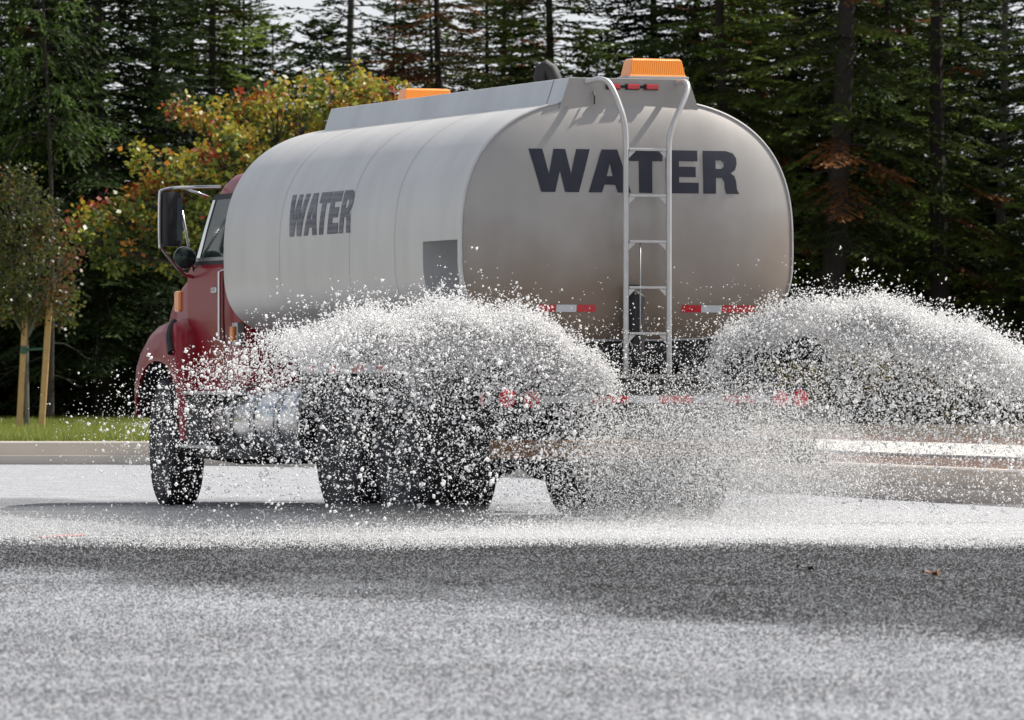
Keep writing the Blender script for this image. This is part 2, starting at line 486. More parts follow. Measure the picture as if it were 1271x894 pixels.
# raised land behind the kerb
i_mid = min(range(len(KL)), key=lambda i: (KL[i] - Vector((-2.5, 70.6))).length)
lv = [(*off(i, .638), .258) for i in range(len(KL))] + [(700, -48, .258), (700, 1500, .258), (-700, 1500, .258), (-700, 76, .258)]
b = MB(); b.add(lv, [tuple(range(len(lv)))])
land = tag(b.build('terrain', M['floor']), kind='structure')
bm = bmesh.new(); bm.from_mesh(land.data); bmesh.ops.triangulate(bm, faces=bm.faces); bm.to_mesh(land.data); bm.free()
i_soil = min(range(len(KL)), key=lambda i: (KL[i] - Vector((-1.05, 67.0))).length)
sweep('soil_strip', [(.637, .262), (.9, .275), (2.2, .28), (2.62, .27), (2.64, .262)], M['soil'], i_soil)
# broad pale footpath running straight along the kerb on the right
KD = Vector((-.263, .965)).normalized(); KR = Vector((KD.y, -KD.x))
base = Vector((1.96, 56.3))
def along(s, o): return base + KD * s + KR * o
def strip(name, o0, o1, s0, s1, z, mat, th):
    q = [along(s0, o0), along(s0, o1), along(s1, o1), along(s1, o0)]
    b = MB(); b.add([(*p, z) for p in q] + [(*p, z - th) for p in q], [(0, 1, 2, 3), (0, 4, 5, 1), (1, 5, 6, 2), (2, 6, 7, 3), (3, 7, 4, 0)])
    return tag(b.build(name, mat), kind='structure')
strip('soil_border', 6.12, 9.5, -110, 46, .266, M['soil'], .02)
foot = empty('footpath'); tag(foot, kind='structure')
s = -60.0
bb = MB(); bb.box(-1.735, 1.735, -.745, .745, -.1, 0)
slab0 = bb.build('slab', M['path'], foot, .008)
ang = math.atan2(-KR.x * 0 + KR.y, KR.x)
first = True
while s < 44:
    o = slab0 if first else slab0.copy()
    if not first: col.objects.link(o); o.parent = foot
    first = False
    c = along(s + .75, 4.36)
    o.location = (c.x, c.y, .300 + random.uniform(-.002, .002)); o.rotation_euler = (0, 0, ang)
    s += 1.5

# lawn patch and its grass
b = MB()
q = [(*off(i, .639), .263) for i in range(0, i_mid + 1)] + [(-1.2, 75, .263), (-2.0, 116, .263), (-60, 117, .263)]
b.add(q, [tuple(range(len(q)))])
lawn = b.build('lawn', M['lawn']); tag(lawn, kind='structure')
bm = bmesh.new(); bm.from_mesh(lawn.data); bmesh.ops.triangulate(bm, faces=bm.faces); bm.to_mesh(lawn.data); bm.free()

def blades(n, P, h0, h1, w, cA, cB):
    a = rng.uniform(0, 2 * np.pi, n); h = rng.uniform(h0, h1, n); ww = w * rng.uniform(.6, 1.3, n)
    side = np.stack([np.cos(a), np.sin(a), np.zeros(n)], 1) * ww[:, None]
    lean = rng.normal(0, .35, (n, 2)) * h[:, None]
    top = P + np.concatenate([lean, h[:, None]], 1)
    V = np.stack([P - side, P + side, top], 1).reshape(-1, 3)
    t = rng.uniform(0, 1, (n, 1)); C = np.array(cA) * (1 - t) + np.array(cB) * t
    return V, np.arange(3 * n).reshape(-1, 3), np.repeat(C, 3, 0)
n = 60000
Y = 73.6 + 44 * rng.random(n) ** 1.6; X = rng.uniform(-11.0, -2.6, n)
keep = Y > 73.6 + np.clip((X + 3.4), 0, 9) * -1.0
V, Fc, C = blades(n, np.stack([X, Y, np.full(n, .262)], 1), .04, .13, .007, (.13, .19, .03), (.30, .30, .07))
tag(link_mesh('grass', np_mesh('grass', V, Fc, C), M['grass']), 'short sunlit grass growing on the verge behind the kerb', 'grass', kind='stuff')

# loose stone chips standing proud of the asphalt in the foreground
def tetra(N): 
    T = np.array([(1, 1, 1), (1, -1, -1), (-1, 1, -1), (-1, -1, 1)], dtype=np.float32) / 1.2
    Fc = np.array([(0, 1, 2), (0, 3, 1), (0, 2, 3), (1, 3, 2)], dtype=np.int32)
    return T, Fc
def octa():
    T = np.array([(1, 0, 0), (-1, 0, 0), (0, 1, 0), (0, -1, 0), (0, 0, 1), (0, 0, -1)], dtype=np.float32)
    Fc = np.array([(0, 2, 4), (2, 1, 4), (1, 3, 4), (3, 0, 4), (2, 0, 5), (1, 2, 5), (3, 1, 5), (0, 3, 5)], dtype=np.int32)
    return T, Fc
def icosa():
    p = (1 + 5 ** .5) / 2
    T = np.array([(-1, p, 0), (1, p, 0), (-1, -p, 0), (1, -p, 0), (0, -1, p), (0, 1, p), (0, -1, -p), (0, 1, -p), (p, 0, -1), (p, 0, 1), (-p, 0, -1), (-p, 0, 1)], dtype=np.float32)
    T /= np.linalg.norm(T[0])
    Fc = np.array([(0, 11, 5), (0, 5, 1), (0, 1, 7), (0, 7, 10), (0, 10, 11), (1, 5, 9), (5, 11, 4), (11, 10, 2), (10, 7, 6), (7, 1, 8), (3, 9, 4), (3, 4, 2), (3, 2, 6), (3, 6, 8), (3, 8, 9), (4, 9, 5), (2, 4, 11), (6, 2, 10), (8, 6, 7), (9, 8, 1)], dtype=np.int32)
    return T, Fc
def rot_mats(n):
    q = rng.normal(size=(n, 4)); q /= np.linalg.norm(q, axis=1)[:, None]
    w, x, y, z = q.T
    return np.stack([1 - 2 * (y * y + z * z), 2 * (x * y - z * w), 2 * (x * z + y * w), 2 * (x * y + z * w), 1 - 2 * (x * x + z * z), 2 * (y * z - x * w),
                     2 * (x * z - y * w), 2 * (y * z + x * w), 1 - 2 * (x * x + y * y)], 1).reshape(-1, 3, 3)
def pyra():
    return np.array([(1, .3, -.2), (-.3, 1, -.2), (-1, -.3, -.2), (.3, -1, -.2), (.1, .1, .75)], dtype=np.float32), np.array([(0, 1, 4), (1, 2, 4), (2, 3, 4), (3, 0, 4)], dtype=np.int32)
def scatter(P, r, tmpl, aniso=.3, flat=False):
    T, Fc = tmpl; n = len(P); k = len(T)
    S = 1 + rng.uniform(-aniso, aniso, (n, 1, 3))
    L = (T[None] * S)
    if flat:
        a = rng.uniform(0, 6.28, n); ca, sa, o_ = np.cos(a), np.sin(a), np.zeros(n)
        RM = np.stack([ca, -sa, o_, sa, ca, o_, o_, o_, o_ + 1], 1).reshape(-1, 3, 3)
    else: RM = rot_mats(n)
    L = np.einsum('nij,nkj->nki', RM, L) * r[:, None, None]
    V = (P[:, None, :] + L).reshape(-1, 3)
    FF = (Fc[None] + (np.arange(n) * k)[:, None, None]).reshape(-1, 3)
    return V, FF

def vnoise(x, y, sx, sy, seed):
    g_ = np.random.default_rng(seed).random((64, 64)); u, v = x / sx + 20, y / sy + 3
    i, j = np.floor(u).astype(int), np.floor(v).astype(int); fu, fv = u - i, v - j
    fu, fv = fu * fu * (3 - 2 * fu), fv * fv * (3 - 2 * fv)
    q = lambda a_, b_: g_[a_ % 64, b_ % 64]
    return (q(i, j) * (1 - fu) + q(i + 1, j) * fu) * (1 - fv) + (q(i, j + 1) * (1 - fu) + q(i + 1, j + 1) * fu) * fv
n = 155000
Yc = 17.2 + 22 * rng.random(n); Xc = rng.uniform(-1, 1, n) * (.0836 * Yc + .3)
en = vnoise(Xc, Yc, .8, 2.2, 1) * 3.2 + vnoise(Xc, Yc, .25, .8, 2) * 1.4 - 2.3
wetc = np.clip((Yc + en + rng.normal(0, .5, n) - (27.6 - 2 * Xc) + 1.5) / 3.0, 0, 1)
wetc = np.clip(wetc - .2 * np.clip(vnoise(Xc, Yc, .5, 1.1, 3) - .5, 0, 1) * 2, 0, 1)[:, None]
gr = rng.random((n, 1)) ** 1.5
pt = (.62 + .35 * vnoise(Xc, Yc, .35, .9, 4) + .42 * vnoise(Xc, Yc, 1.4, .6, 5))[:, None]
C = ((.085 + .27 * gr) * (1 - wetc) + (.008 + .17 * gr ** 3) * wetc) * pt
C = C * np.array([.95, 1.0, 1.09])
rr = rng.uniform(.0035, .0095, n)
V, Fc = scatter(np.stack([Xc, Yc, rr * .15], 1).astype(np.float32), rr, pyra(), .35, True)
M['chip'] = mat_leaf('stone_chips', 0.0, .7, .2)
tag(link_mesh('asphalt_chips', np_mesh('asphalt_chips', V, Fc, np.repeat(C, 5, 0)), M['chip']), 'coarse stone chips standing proud of the asphalt surface', 'gravel', kind='stuff')

# ================================================================ WATER TRUCK
TH = R(20)
truck = empty('water_truck', (.81, 42.7, 0), TH)
tag(truck, 'water tanker truck with dull aluminium tank, red cab and WATER lettering, spraying the road', 'truck')

A_, BT, BB, ZC, NT, NB = 1.238, 1.03, .66, 1.95, 2.65, 3.3
TL = 5.5
def rho(x, z):
    d = z - ZC
    nn, bb_ = (NT, BT) if d >= 0 else (NB, BB)
    return ((abs(x) / A_) ** nn + (abs(d) / bb_) ** nn) ** (1 / nn)
def head_y(x, z, depth=.11):
    q = min(1, rho(x, z))
    return -depth * (1 - q ** 5)
def side_x(z):
    d = z - ZC
    nn, bb_ = (NT, BT) if d >= 0 else (NB, BB)
    return A_ * max(0, 1 - (abs(d) / bb_) ** nn) ** (1 / nn)
NSEC = 120
sec = []
for k in range(NSEC):
    a = 2 * math.pi * k / NSEC
    c_, s_ = math.cos(a), math.sin(a)
    nn, bb_ = (NT, BT) if s_ >= 0 else (NB, BB)
    sec.append([A_ * math.copysign(abs(c_) ** (2 / nn), c_), ZC + bb_ * math.copysign(abs(s_) ** (2 / nn), s_)])
HZ0, HZ1, HY0, HY1 = 1.50, 1.985, .07, .80
def snap(zt):
    k = min((k for k in range(NSEC) if sec[k][0] < -.8), key=lambda k: abs(sec[k][1] - zt))
    sec[k] = [-side_x(zt), zt]; return k
kz1, kz0 = snap(HZ1), snap(HZ0)
ys = sorted(set([0, HY0, HY1] + [round(v, 3) for v in np.linspace(.0, TL, 16)]))
vs = [(x, y, z) for y in ys for (x, z) in sec]
fs = []
for i in range(len(ys) - 1):
    for k in range(NSEC):
        if ys[i] >= HY0 - 1e-6 and ys[i + 1] <= HY1 + 1e-6 and kz1 <= k < kz0: continue
        fs.append((i * NSEC + k, i * NSEC + (k + 1) % NSEC, (i + 1) * NSEC + (k + 1) % NSEC, (i + 1) * NSEC + k))
b = MB(); b.add(vs, fs, True)
tank = b.build('tank', M['tank'], truck)
# locker recess in the tank's flank
b = MB(); xi = -.86
lo = [(sec[k][0], sec[k][1]) for k in range(kz1, kz0 + 1)]
for yy in (HY0, HY1):
    b.add([(x, yy, z) for x, z in lo] + [(xi, yy, HZ0), (xi, yy, HZ1)], [tuple(range(len(lo) + 2))])
b.add([(lo[0][0], HY0, HZ1), (lo[0][0], HY1, HZ1), (xi, HY1, HZ1), (xi, HY0, HZ1)], [(0, 1, 2, 3)])
b.add([(lo[-1][0], HY0, HZ0), (lo[-1][0], HY1, HZ0), (xi, HY1, HZ0), (xi, HY0, HZ0)], [(0, 1, 2, 3)])
b.add([(xi, HY0, HZ0), (xi, HY1, HZ0), (xi, HY1, HZ1), (xi, HY0, HZ1)], [(0, 1, 2, 3)])
b.build('locker_recess', M['shroud'], tank)
# dished heads
def head(y0, sgn, name, mat):
    b = MB(); rings = []
    for q in (1, .985, .96, .92, .86, .78, .68, .55, .4, .22, .06):
        r = []
        for (x, z) in sec:
            xx, zz = x * q, ZC + (z - ZC) * q
            r.append((xx, y0 - sgn * .11 * (1 - q ** 5) * 1.0, zz))
        rings.append(r)
    b.loft(rings, cap0=False, cap1=True)
    return b.build(name, mat, tank)
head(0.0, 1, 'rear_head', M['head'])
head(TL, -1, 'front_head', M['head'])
b = MB(); b.tube([(x, -.004, z) for x, z in sec] + [(sec[0][0], -.004, sec[0][1])], .008, 8, False)
b.build('rim', M['ladder'], tank)
for yy in (1.42, 2.44, 4.1):
    b = MB()
    r0 = [(x * 1.0009, yy - .012, ZC + (z - ZC) * 1.0009) for x, z in sec]; r1 = [(x * 1.0009, yy + .012, ZC + (z - ZC) * 1.0009) for x, z in sec]
    b.loft([r0, r1], False, False); b.build('seam', M['tank'], tank)

# lettering
LET = {
 'W': (1.48, [[(0, 1), (.33, 1), (.47, .42), (.60, 1), (.88, 1), (1.01, .42), (1.15, 1), (1.48, 1), (1.20, 0), (.86, 0), (.74, .50), (.62, 0), (.28, 0)]]),
 'A': (1.05, [[(0, 0), (.33, 0), (.39, .18), (.525, .18), (.525, .38), (.45, .38), (.525, .68), (.525, 1), (.33, 1)],
              [(1.05, 0), (.72, 1), (.525, 1), (.525, .68), (.60, .38), (.525, .38), (.525, .18), (.66, .18), (.72, 0)]]),
 'T': (.85, [[(0, 1), (0, .74), (.26, .74), (.26, 0), (.59, 0), (.59, .74), (.85, .74), (.85, 1)]]),
 'E': (.82, [[(0, 0), (.82, 0), (.82, .25), (.33, .25), (.33, .38), (.75, .38), (.75, .62), (.33, .62), (.33, .75), (.80, .75), (.80, 1), (0, 1)]]),
 'R': (.92, [[(0, 0), (.32, 0), (.32, 1), (0, 1)],
             [(.32, 1), (.32, .78), (.46, .78), (.54, .73), (.54, .63), (.46, .58), (.32, .58), (.32, .37), (.48, .37), (.54, .28), (.55, .12), (.58, 0), (.92, 0), (.86, .10), (.84, .30), (.80, .42), (.70, .48), (.82, .56), (.87, .70), (.86, .84), (.78, .95), (.60, 1)]]),
}
def lettering(word, starts, mapf, mat, parent, step=.12):
    for ch, u0 in zip(word, starts):
        bm = bmesh.new()
        for poly in LET[ch][1]:
            bm.faces.new([bm.verts.new((u0 + x, y, 0)) for x, y in poly])
        bm.normal_update()
        bmesh.ops.triangulate(bm, faces=bm.faces)
        for axis in (0, 1):
            v = -1.0
            while v < 6.5:
                nrm = (1, 0, 0) if axis == 0 else (0, 1, 0)
                co = (v, 0, 0) if axis == 0 else (0, v, 0)
                bmesh.ops.bisect_plane(bm, geom=bm.verts[:] + bm.edges[:] + bm.faces[:], plane_co=co, plane_no=nrm)
                v += step
        bmesh.ops.remove_doubles(bm, verts=bm.verts, dist=1e-4)
        for vv in bm.verts: vv.co = mapf(vv.co.x, vv.co.y)
        me = bpy.data.meshes.new('letter'); bm.to_mesh(me); bm.free()
        link_mesh('letter', me, mat, parent)
ST = [0, 1.44, 2.43, 3.36, 4.30]
hr = .30
def zpx(y, Yd): return CAM_H + (HOR - y) * Yd / F_PX
def map_rear(u, v):
    x = -.768 + u * hr * 1.0; z = 2.315 + v * hr
    return Vector((x, head_y(x, z) - .0035, z))
lettering('WATER', ST, map_rear, M['letter'], tank)
def map_side(u, v):
    z = 2.085 + v * .315; y = 3.92 - u * .29
    return Vector((-side_x(z) - .003, y, z))
lettering('WATER', ST, map_side, M['letter_worn'], tank)
def map_side_r(u, v):
    z = 2.085 + v * .315; y = 2.40 + u * .29
    return Vector((side_x(z) + .003, y, z))
lettering('WATER', ST, map_side_r, M['letter_worn'], tank)

# reflective tape along the foot of the rear head
def tape(x0, x1, z0, z1, mat, n=5):
    b = MB()
    for i in range(n):
        a0, a1 = x0 + (x1 - x0) * i / n, x0 + (x1 - x0) * (i + 1) / n
        b.add([(a0, head_y(a0, z0) - .004, z0), (a1, head_y(a1, z0) - .004, z0), (a1, head_y(a1, z1) - .004, z1), (a0, head_y(a0, z1) - .004, z1)], [(0, 1, 2, 3)])
    b.build('reflective_tape', mat, tank)
for (x0, x1, m_) in ((-.70, -.57, 'red_tape'), (-.57, -.42, 'white_tape'), (-.42, -.28, 'red_tape'), (.36, .51, 'red_tape'), (.51, .67, 'white_tape'), (.67, .93, 'red_tape')):
    tape(x0 + .001, x1 - .001, 1.485, 1.535, M[m_])

# top tray (spill shroud)
b = MB()
def tray_ring(y, dy=0):
    return [(-.53, y, 2.86), (.53, y, 2.86), (.445, y + dy, 3.115), (-.445, y + dy, 3.115)]
b.loft([tray_ring(-.02), tray_ring(.28), tray_ring(5.25, -.0)], True, True, False)
tray = b.build('top_tray', M['shroud'], truck, .008)
b = MB(); b.add([(-.5185, -.024, 2.905), (.5185, -.024, 2.905), (.447, -.024, 3.113), (-.447, -.024, 3.113)], [(0, 1, 2, 3)]); b.build('rear_plate', M['head'], tray)
b = MB(); b.add([(-.4475, .275, 3.112), (-.4475, .283, 3.112), (-.508, .283, 2.93), (-.508, .275, 2.93)], [(0, 1, 2, 3)]); b.build('seam', M['dark'], tray)

def light_bar(x0, x1, y0, y1, z0, z1):
    b = MB(); b.box(x0 - .01, x1 + .01, y0 - .01, y1 + .01, z0, z0 + .018)
    base_ = b.build('light_bar', M['steel'], truck, .004)
    b = MB(); t = .03
    b.loft([[(x0, y0, z0 + .018), (x1, y0, z0 + .018), (x1, y1, z0 + .018), (x0, y1, z0 + .018)],
            [(x0 + .012, y0 + .008, z0 + .03), (x1 - .012, y0 + .008, z0 + .03), (x1 - .012, y1 - .008, z0 + .03), (x0 + .012, y1 - .008, z0 + .03)],
            [(x0 + t, y0 + .03, z1 - .012), (x1 - t, y0 + .03, z1 - .012), (x1 - t, y1 - .03, z1 - .012), (x0 + t, y1 - .03, z1 - .012)],
            [(x0 + t + .015, y0 + .045, z1), (x1 - t - .015, y0 + .045, z1), (x1 - t - .015, y1 - .045, z1), (x0 + t + .015, y1 - .045, z1)]], True, True, False)
    b.build('lens', M['amber'], base_, .004)
light_bar(.02, .455, .03, .24, 3.117, 3.262)
light_bar(-.02, .40, 4.75, 4.97, 3.117, 3.262)
for xm in (-.125, .02, .16):
    b = MB(); b.box(xm - .052, xm + .052, -.045, -.026, 3.035, 3.078); h_ = b.build('marker_light', M['black'], truck, .005)
    b = MB(); b.box(xm - .045, xm + .045, -.062, -.045, 3.040, 3.073); b.build('lens', M['redlens'], h_, .006)
b = MB(); b.box(-.175, .215, -.034, -.0245, 3.047, 3.066); b.build('light_strip', M['dark'], truck)
b = MB(); b.tube([(-.315, .9, 3.05), (-.315, .9, 3.17), (-.308, .89, 3.215), (-.285, .875, 3.235), (-.258, .855, 3.21), (-.238, .835, 3.15), (-.215, .81, 3.06)], .053, 14)
b.build('vent_pipe', M['dark'], truck)
b = MB(); b.tube([(-.27, -.03, 3.02), (-.275, -.06, 2.99), (-.27, -.05, 2.93)], .006, 6); b.build('cable', M['black'], truck)

# ladder
lad = empty('ladder', (0, 0, 0), 0, truck)
def smooth_path(P, k=8):
    P = [Vector(p) for p in P]; out = []
    for i in range(len(P) - 1):
        p0, p1, p2, p3 = P[max(i - 1, 0)], P[i], P[i + 1], P[min(i + 2, len(P) - 1)]
        for j in range(k):
            t = j / k
            out.append(.5 * ((2 * p1) + (p2 - p0) * t + (2 * p0 - 5 * p1 + 4 * p2 - p3) * t * t + (3 * p1 - p0 - 3 * p2 + p3) * t ** 3))
    out.append(P[-1]); return out
LY = -.24
b = MB(); b.tube(smooth_path([(-.32, -.02, 3.085), (-.25, -.13, 3.10), (-.20, -.19, 3.05), (-.135, -.235, 2.86), (-.112, LY, 2.72), (-.110, LY, 2.55), (-.110, LY, 1.6), (-.110, LY, .98)]), .020, 12)
b.build('rail', M['ladder'], lad)
b = MB(); b.tube(smooth_path([(.36, -.02, 3.085), (.375, -.13, 3.09), (.365, -.19, 3.02), (.25, -.235, 2.80), (.214, LY, 2.68), (.210, LY, 2.52), (.210, LY, 1.6), (.210, LY, .98)]), .020, 12)
b.build('rail', M['ladder'], lad)
for k in range(6):
    zr = 2.612 - .319 * k
    b = MB(); b.box(-.088, .188, LY - .017, LY + .017, zr - .009, zr + .009); b.build('rung', M['ladder'], lad, .003)
    for xa, sg in ((-.088, 1), (.188, -1)):
        b = MB(); b.add([(xa, LY - .003, zr - .012), (xa + sg * .05, LY - .003, zr - .012), (xa, LY - .003, zr - .06), (xa, LY + .003, zr - .012), (xa + sg * .05, LY + .003, zr - .012), (xa, LY + .003, zr - .06)],
                         [(0, 1, 2), (3, 5, 4), (0, 2, 5, 3), (1, 4, 5, 2), (0, 3, 4, 1)]); b.build('gusset', M['ladder'], lad)
# coiled hose end and rod between the rails
b = MB(); b.tube(smooth_path([(-.015, -.16, 1.15), (-.015, -.16, 1.45), (-.012, -.16, 1.545), (.0, -.155, 1.60), (.012, -.15, 1.625)]), [.068] * 24 + [.066, .064, .06, .054, .046, .036, .024, .014, .006], 16)
b.build('hose', M['black'], truck)
b = MB(); b.box(-.085, .03, -.16, -.13, 1.655, 1.675); b.build('hose_bracket', M['black'], truck)
b = MB(); b.tube([(.0, -.235, 1.98), (.0, -.232, 1.2)], .006, 6); b.build('gauge_rod', M['steel'], truck)

# chassis
for sx in (-1, 1):
    b = MB(); b.box(sx * .43 - .05, sx * .43 + .05, -.3, 8.3, .82, 1.10); b.build('frame_rail', M['dark'], truck, .01)
b = MB(); b.box(-.75, .75, .02, 5.3, 1.10, 1.345); b.build('tank_cradle', M['dark'], truck, .02)
b = MB(); b.box(-1.08, 1.08, .16, .55, .95, 1.36); b.build('pump_housing', M['dark'], truck, .03)
for yy in (1.5, 2.85):
    b = MB(); b.tube([(-1.0, yy, .51), (-.3, yy, .51), (-.16, yy, .51), (0, yy, .51), (.16, yy, .51), (.3, yy, .51), (1.0, yy, .51)], [.09, .09, .2, .25, .2, .09, .09], 18); b.build('rear_axle', M['dark'], truck)
b = MB(); b.tube([(-1.0, 7.4, .48), (-.5, 7.4, .40), (.5, 7.4, .40), (1.0, 7.4, .48)], .07, 10); b.build('front_axle', M['dark'], truck)
b = MB(); b.tube([(0, 2.85, .55), (0, 6.0, .72)], .06, 10); b.build('drive_shaft', M['dark'], truck)
b = MB(); b.box(-.38, .38, 5.9, 8.2, .42, 1.2); b.build('engine_block', M['dark'], truck, .05)
b = MB(); b.box(.55, 1.15, 4.0, 5.6, .45, .98); b.build('battery_box', M['dark'], truck, .03)

# wheels: tyre with ribs + rim
def tyre_prof(w, r):
    h = w / 2
    return [(-h * .80, r * .57), (-h * .98, r * .68), (-h, r * .80), (-h * .97, r * .90), (-h * .90, r * .965), (-h * .80, r * .995), (-h * .56, r), (-h * .54, r - .014), (-h * .46, r - .014), (-h * .44, r),
            (-h * .06, r), (-h * .04, r - .014), (h * .04, r - .014), (h * .06, r), (h * .44, r), (h * .46, r - .014), (h * .54, r - .014), (h * .56, r), (h * .80, r * .995), (h * .90, r * .965), (h * .97, r * .90), (h, r * .80), (h * .98, r * .68), (h * .80, r * .57)]
def wheel_mesh(front):
    r, w = .512, .285
    b = MB(); b.lathe_x(tyre_prof(w, r), (0, 0, 0), 56, True)
    for k in range(56):                       # tread lugs on both shoulders
        a = 2 * math.pi * (k + .5) / 56
        for sx in (-1, 1):
            ca, sa = math.cos(a), math.sin(a)
            t = Vector((0, -sa, ca)); rr = Vector((0, ca, sa))
            q = []
            for (x, rd) in ((sx * .145, r - .055), (sx * .085, r + .009)):
                for d in (-.017, .017):
                    q.append(Vector((x, 0, 0)) + rr * rd + t * d)
            q2 = [v - rr * .03 for v in q]
            b.add([q[0], q[1], q[3], q[2]] + [q2[0], q2[1], q2[3], q2[2]], [(0, 1, 2, 3), (0, 4, 5, 1), (1, 5, 6, 2), (2, 6, 7, 3), (3, 7, 4, 0)])
    ty = b
    c = MB()
    if front:
        pr = [(-.11, .300), (-.125, .292), (-.115, .280), (-.09, .270), (-.08, .20), (-.10, .13), (-.13, .10), (-.135, .03), (-.135, .0)]
    else:
        pr = [(-.11, .300), (-.125, .292), (-.11, .28), (.03, .262), (.05, .22), (.05, .15), (-.02, .12), (-.10, .11), (-.115, .08), (-.115, 0)]
    c.lathe_x(pr, (0, 0, 0), 36)
    c.lathe_x([(.10, .300), (.115, .29), (.08, .26), (-.02, .25), (-.04, .0)], (0, 0, 0), 36)
    for k in range(10):
        a = 2 * math.pi * k / 10; rb = .168
        x0 = -.10 if front else .045
        c.tube([(x0 + .01, rb * math.cos(a), rb * math.sin(a)), (x0 - .025, rb * math.cos(a), rb * math.sin(a))], .014, 6)
    return ty, c
protos = {}
for key, fr in (('f', True), ('r', False)):
    ty, c = wheel_mesh(fr)
    t_ = ty.build('tyre', M['tyre'], None); rim = c.build('rim', M['rimgrey'], None)
    protos[key] = (t_, rim)
used = {'f': False, 'r': False}
def wheel(key, x, y, flip, steer=0.0):
    w_ = empty('wheel', (x, y, .505), 0, truck)
    w_.rotation_euler = (random.uniform(0, 3), 0, (math.pi if flip else 0) + steer)
    for part in protos[key]:
        o = part
        if used[key]: o = part.copy(); col.objects.link(o)
        o.parent = w_
    used[key] = True
for sx in (-1, 1):
    wheel('f', sx * 1.04, 7.4, sx > 0, R(-6.5))
    for yy in (2.85, 1.5):
        wheel('r', sx * 1.06, yy, sx > 0)
        wheel('r', sx * .725, yy, sx < 0)

# rear fenders with tape
for sx in (-1, 1):
    b = MB(); xo, xi_ = sx * 1.225, sx * .55
    path_ = [(3.62, .86), (3.62, 1.08), (3.58, 1.125), (1.28, 1.125), (1.12, 1.08), (1.0, .95), (.95, .80)]
    top = [(xo, y, z) for y, z in path_] + [(xi_, y, z) for y, z in path_]
    n_ = len(path_)
    b.add(top, [(i, i + 1, n_ + i + 1, n_ + i) for i in range(n_ - 1)])
    inn = [(3.59, .86), (3.59, 1.06), (3.56, 1.06), (1.30, 1.06), (1.16, 1.03), (1.06, .93), (1.0, .80)]
    b.add([(xo, y, z) for y, z in path_] + [(xo, y, z) for y, z in inn], [(i, i + 1, n_ + i + 1, n_ + i) for i in range(n_ - 1)])
    fd = b.build('rear_fender', M['steel'], truck)
    for k in range(8):
        y0 = 3.5 - k * .275
        b = MB(); xs = sx * 1.2285
        b.add([(xs, y0, 1.068), (xs, y0 - .27, 1.068), (xs, y0 - .27, 1.118), (xs, y0, 1.118)], [(0, 1, 2, 3)])
        b.build('reflective_tape', M['red_tape' if k % 2 == 0 else 'white_tape'], fd)
    b = MB(); b.box(sx * .58 if sx > 0 else -1.2, 1.2 if sx > 0 else -.58, .74, .752, .42, .92); b.build('mud_flap', M['black'], truck)

# rear bumper bar with lamps and tape
b = MB(); b.box(-1.2, 1.2, -.38, -.30, .80, .97); bump = b.build('rear_bumper', M['dark'], truck, .01)
for x0, x1, m_ in ((-.93, -.80, 'red_tape'), (-.80, -.42, 'white_tape'), (-.42, -.14, 'red_tape'), (-.14, .08, 'white_tape'), (.08, .34, 'red_tape'), (.34, .56, 'white_tape'), (.56, .80, 'red_tape'), (.80, .97, 'white_tape')):
    b = MB(); b.add([(x0 + .001, -.383, .855), (x1 - .001, -.383, .855), (x1 - .001, -.383, .905), (x0 + .001, -.383, .905)], [(0, 1, 2, 3)]); b.build('reflective_tape', M[m_], bump)
def tail_lamp(x):
    b = MB()
    pr = [(.0, .066), (.018, .062), (.03, .05), (.036, .03), (.038, .0)]
    vs, n_ = [], 20
    for d, r_ in pr:
        for k in range(n_):
            a = 2 * math.pi * k / n_; vs.append((x + r_ * math.cos(a), -.381 - d, .885 + r_ * math.sin(a)))
    b.add(vs, [(i * n_ + k, i * n_ + (k + 1) % n_, (i + 1) * n_ + (k + 1) % n_, (i + 1) * n_ + k) for i in range(len(pr) - 1) for k in range(n_)], True)
    tl = b.build('tail_lamp', M['redlens'], truck)
    b = MB(); b.tube([(x, -.379, .885), (x, -.392, .885)], .074, 20); b.build('bezel', M['black'], tl)
for x in (-1.07, -.985, .965 + .035, 1.15): pass
for x in (-1.04, -.865, .985, 1.135): tail_lamp(x)
for x in (-1.205, 1.205):
    b = MB(); b.box(x - .012, x + .012, -.37, -.31, .84, .93); b.build('side_marker', M['redlens'], truck, .006)
# lower under-run bar and its hangers, spray bar with nozzles
b = MB(); b.box(-1.1, 1.1, -.28, -.18, .47, .60); b.build('under_run_bar', M['rust'], truck, .012)
for x in (-.55, .55):
    b = MB(); b.box(x - .04, x + .04, -.27, -.2, .60, .81); b.build('bar_hanger', M['dark'], truck)
b = MB(); b.tube([(-.95, -.44, 1.02), (.95, -.44, 1.02)], .035, 12); sb = b.build('spray_bar', M['dark'], truck)
for x in (-.34, .34):
    b = MB(); b.tube([(x, -.44, 1.02), (x, -.5, 1.04), (x + (.06 if x > 0 else -.06), -.54, 1.06)], [.04, .045, .06], 12); b.build('nozzle', M['dark'], sb)
for x in (-.8, .8):
    b = MB(); b.box(x - .02, x + .02, -.44, -.30, .97, 1.03); b.build('bracket', M['dark'], sb)

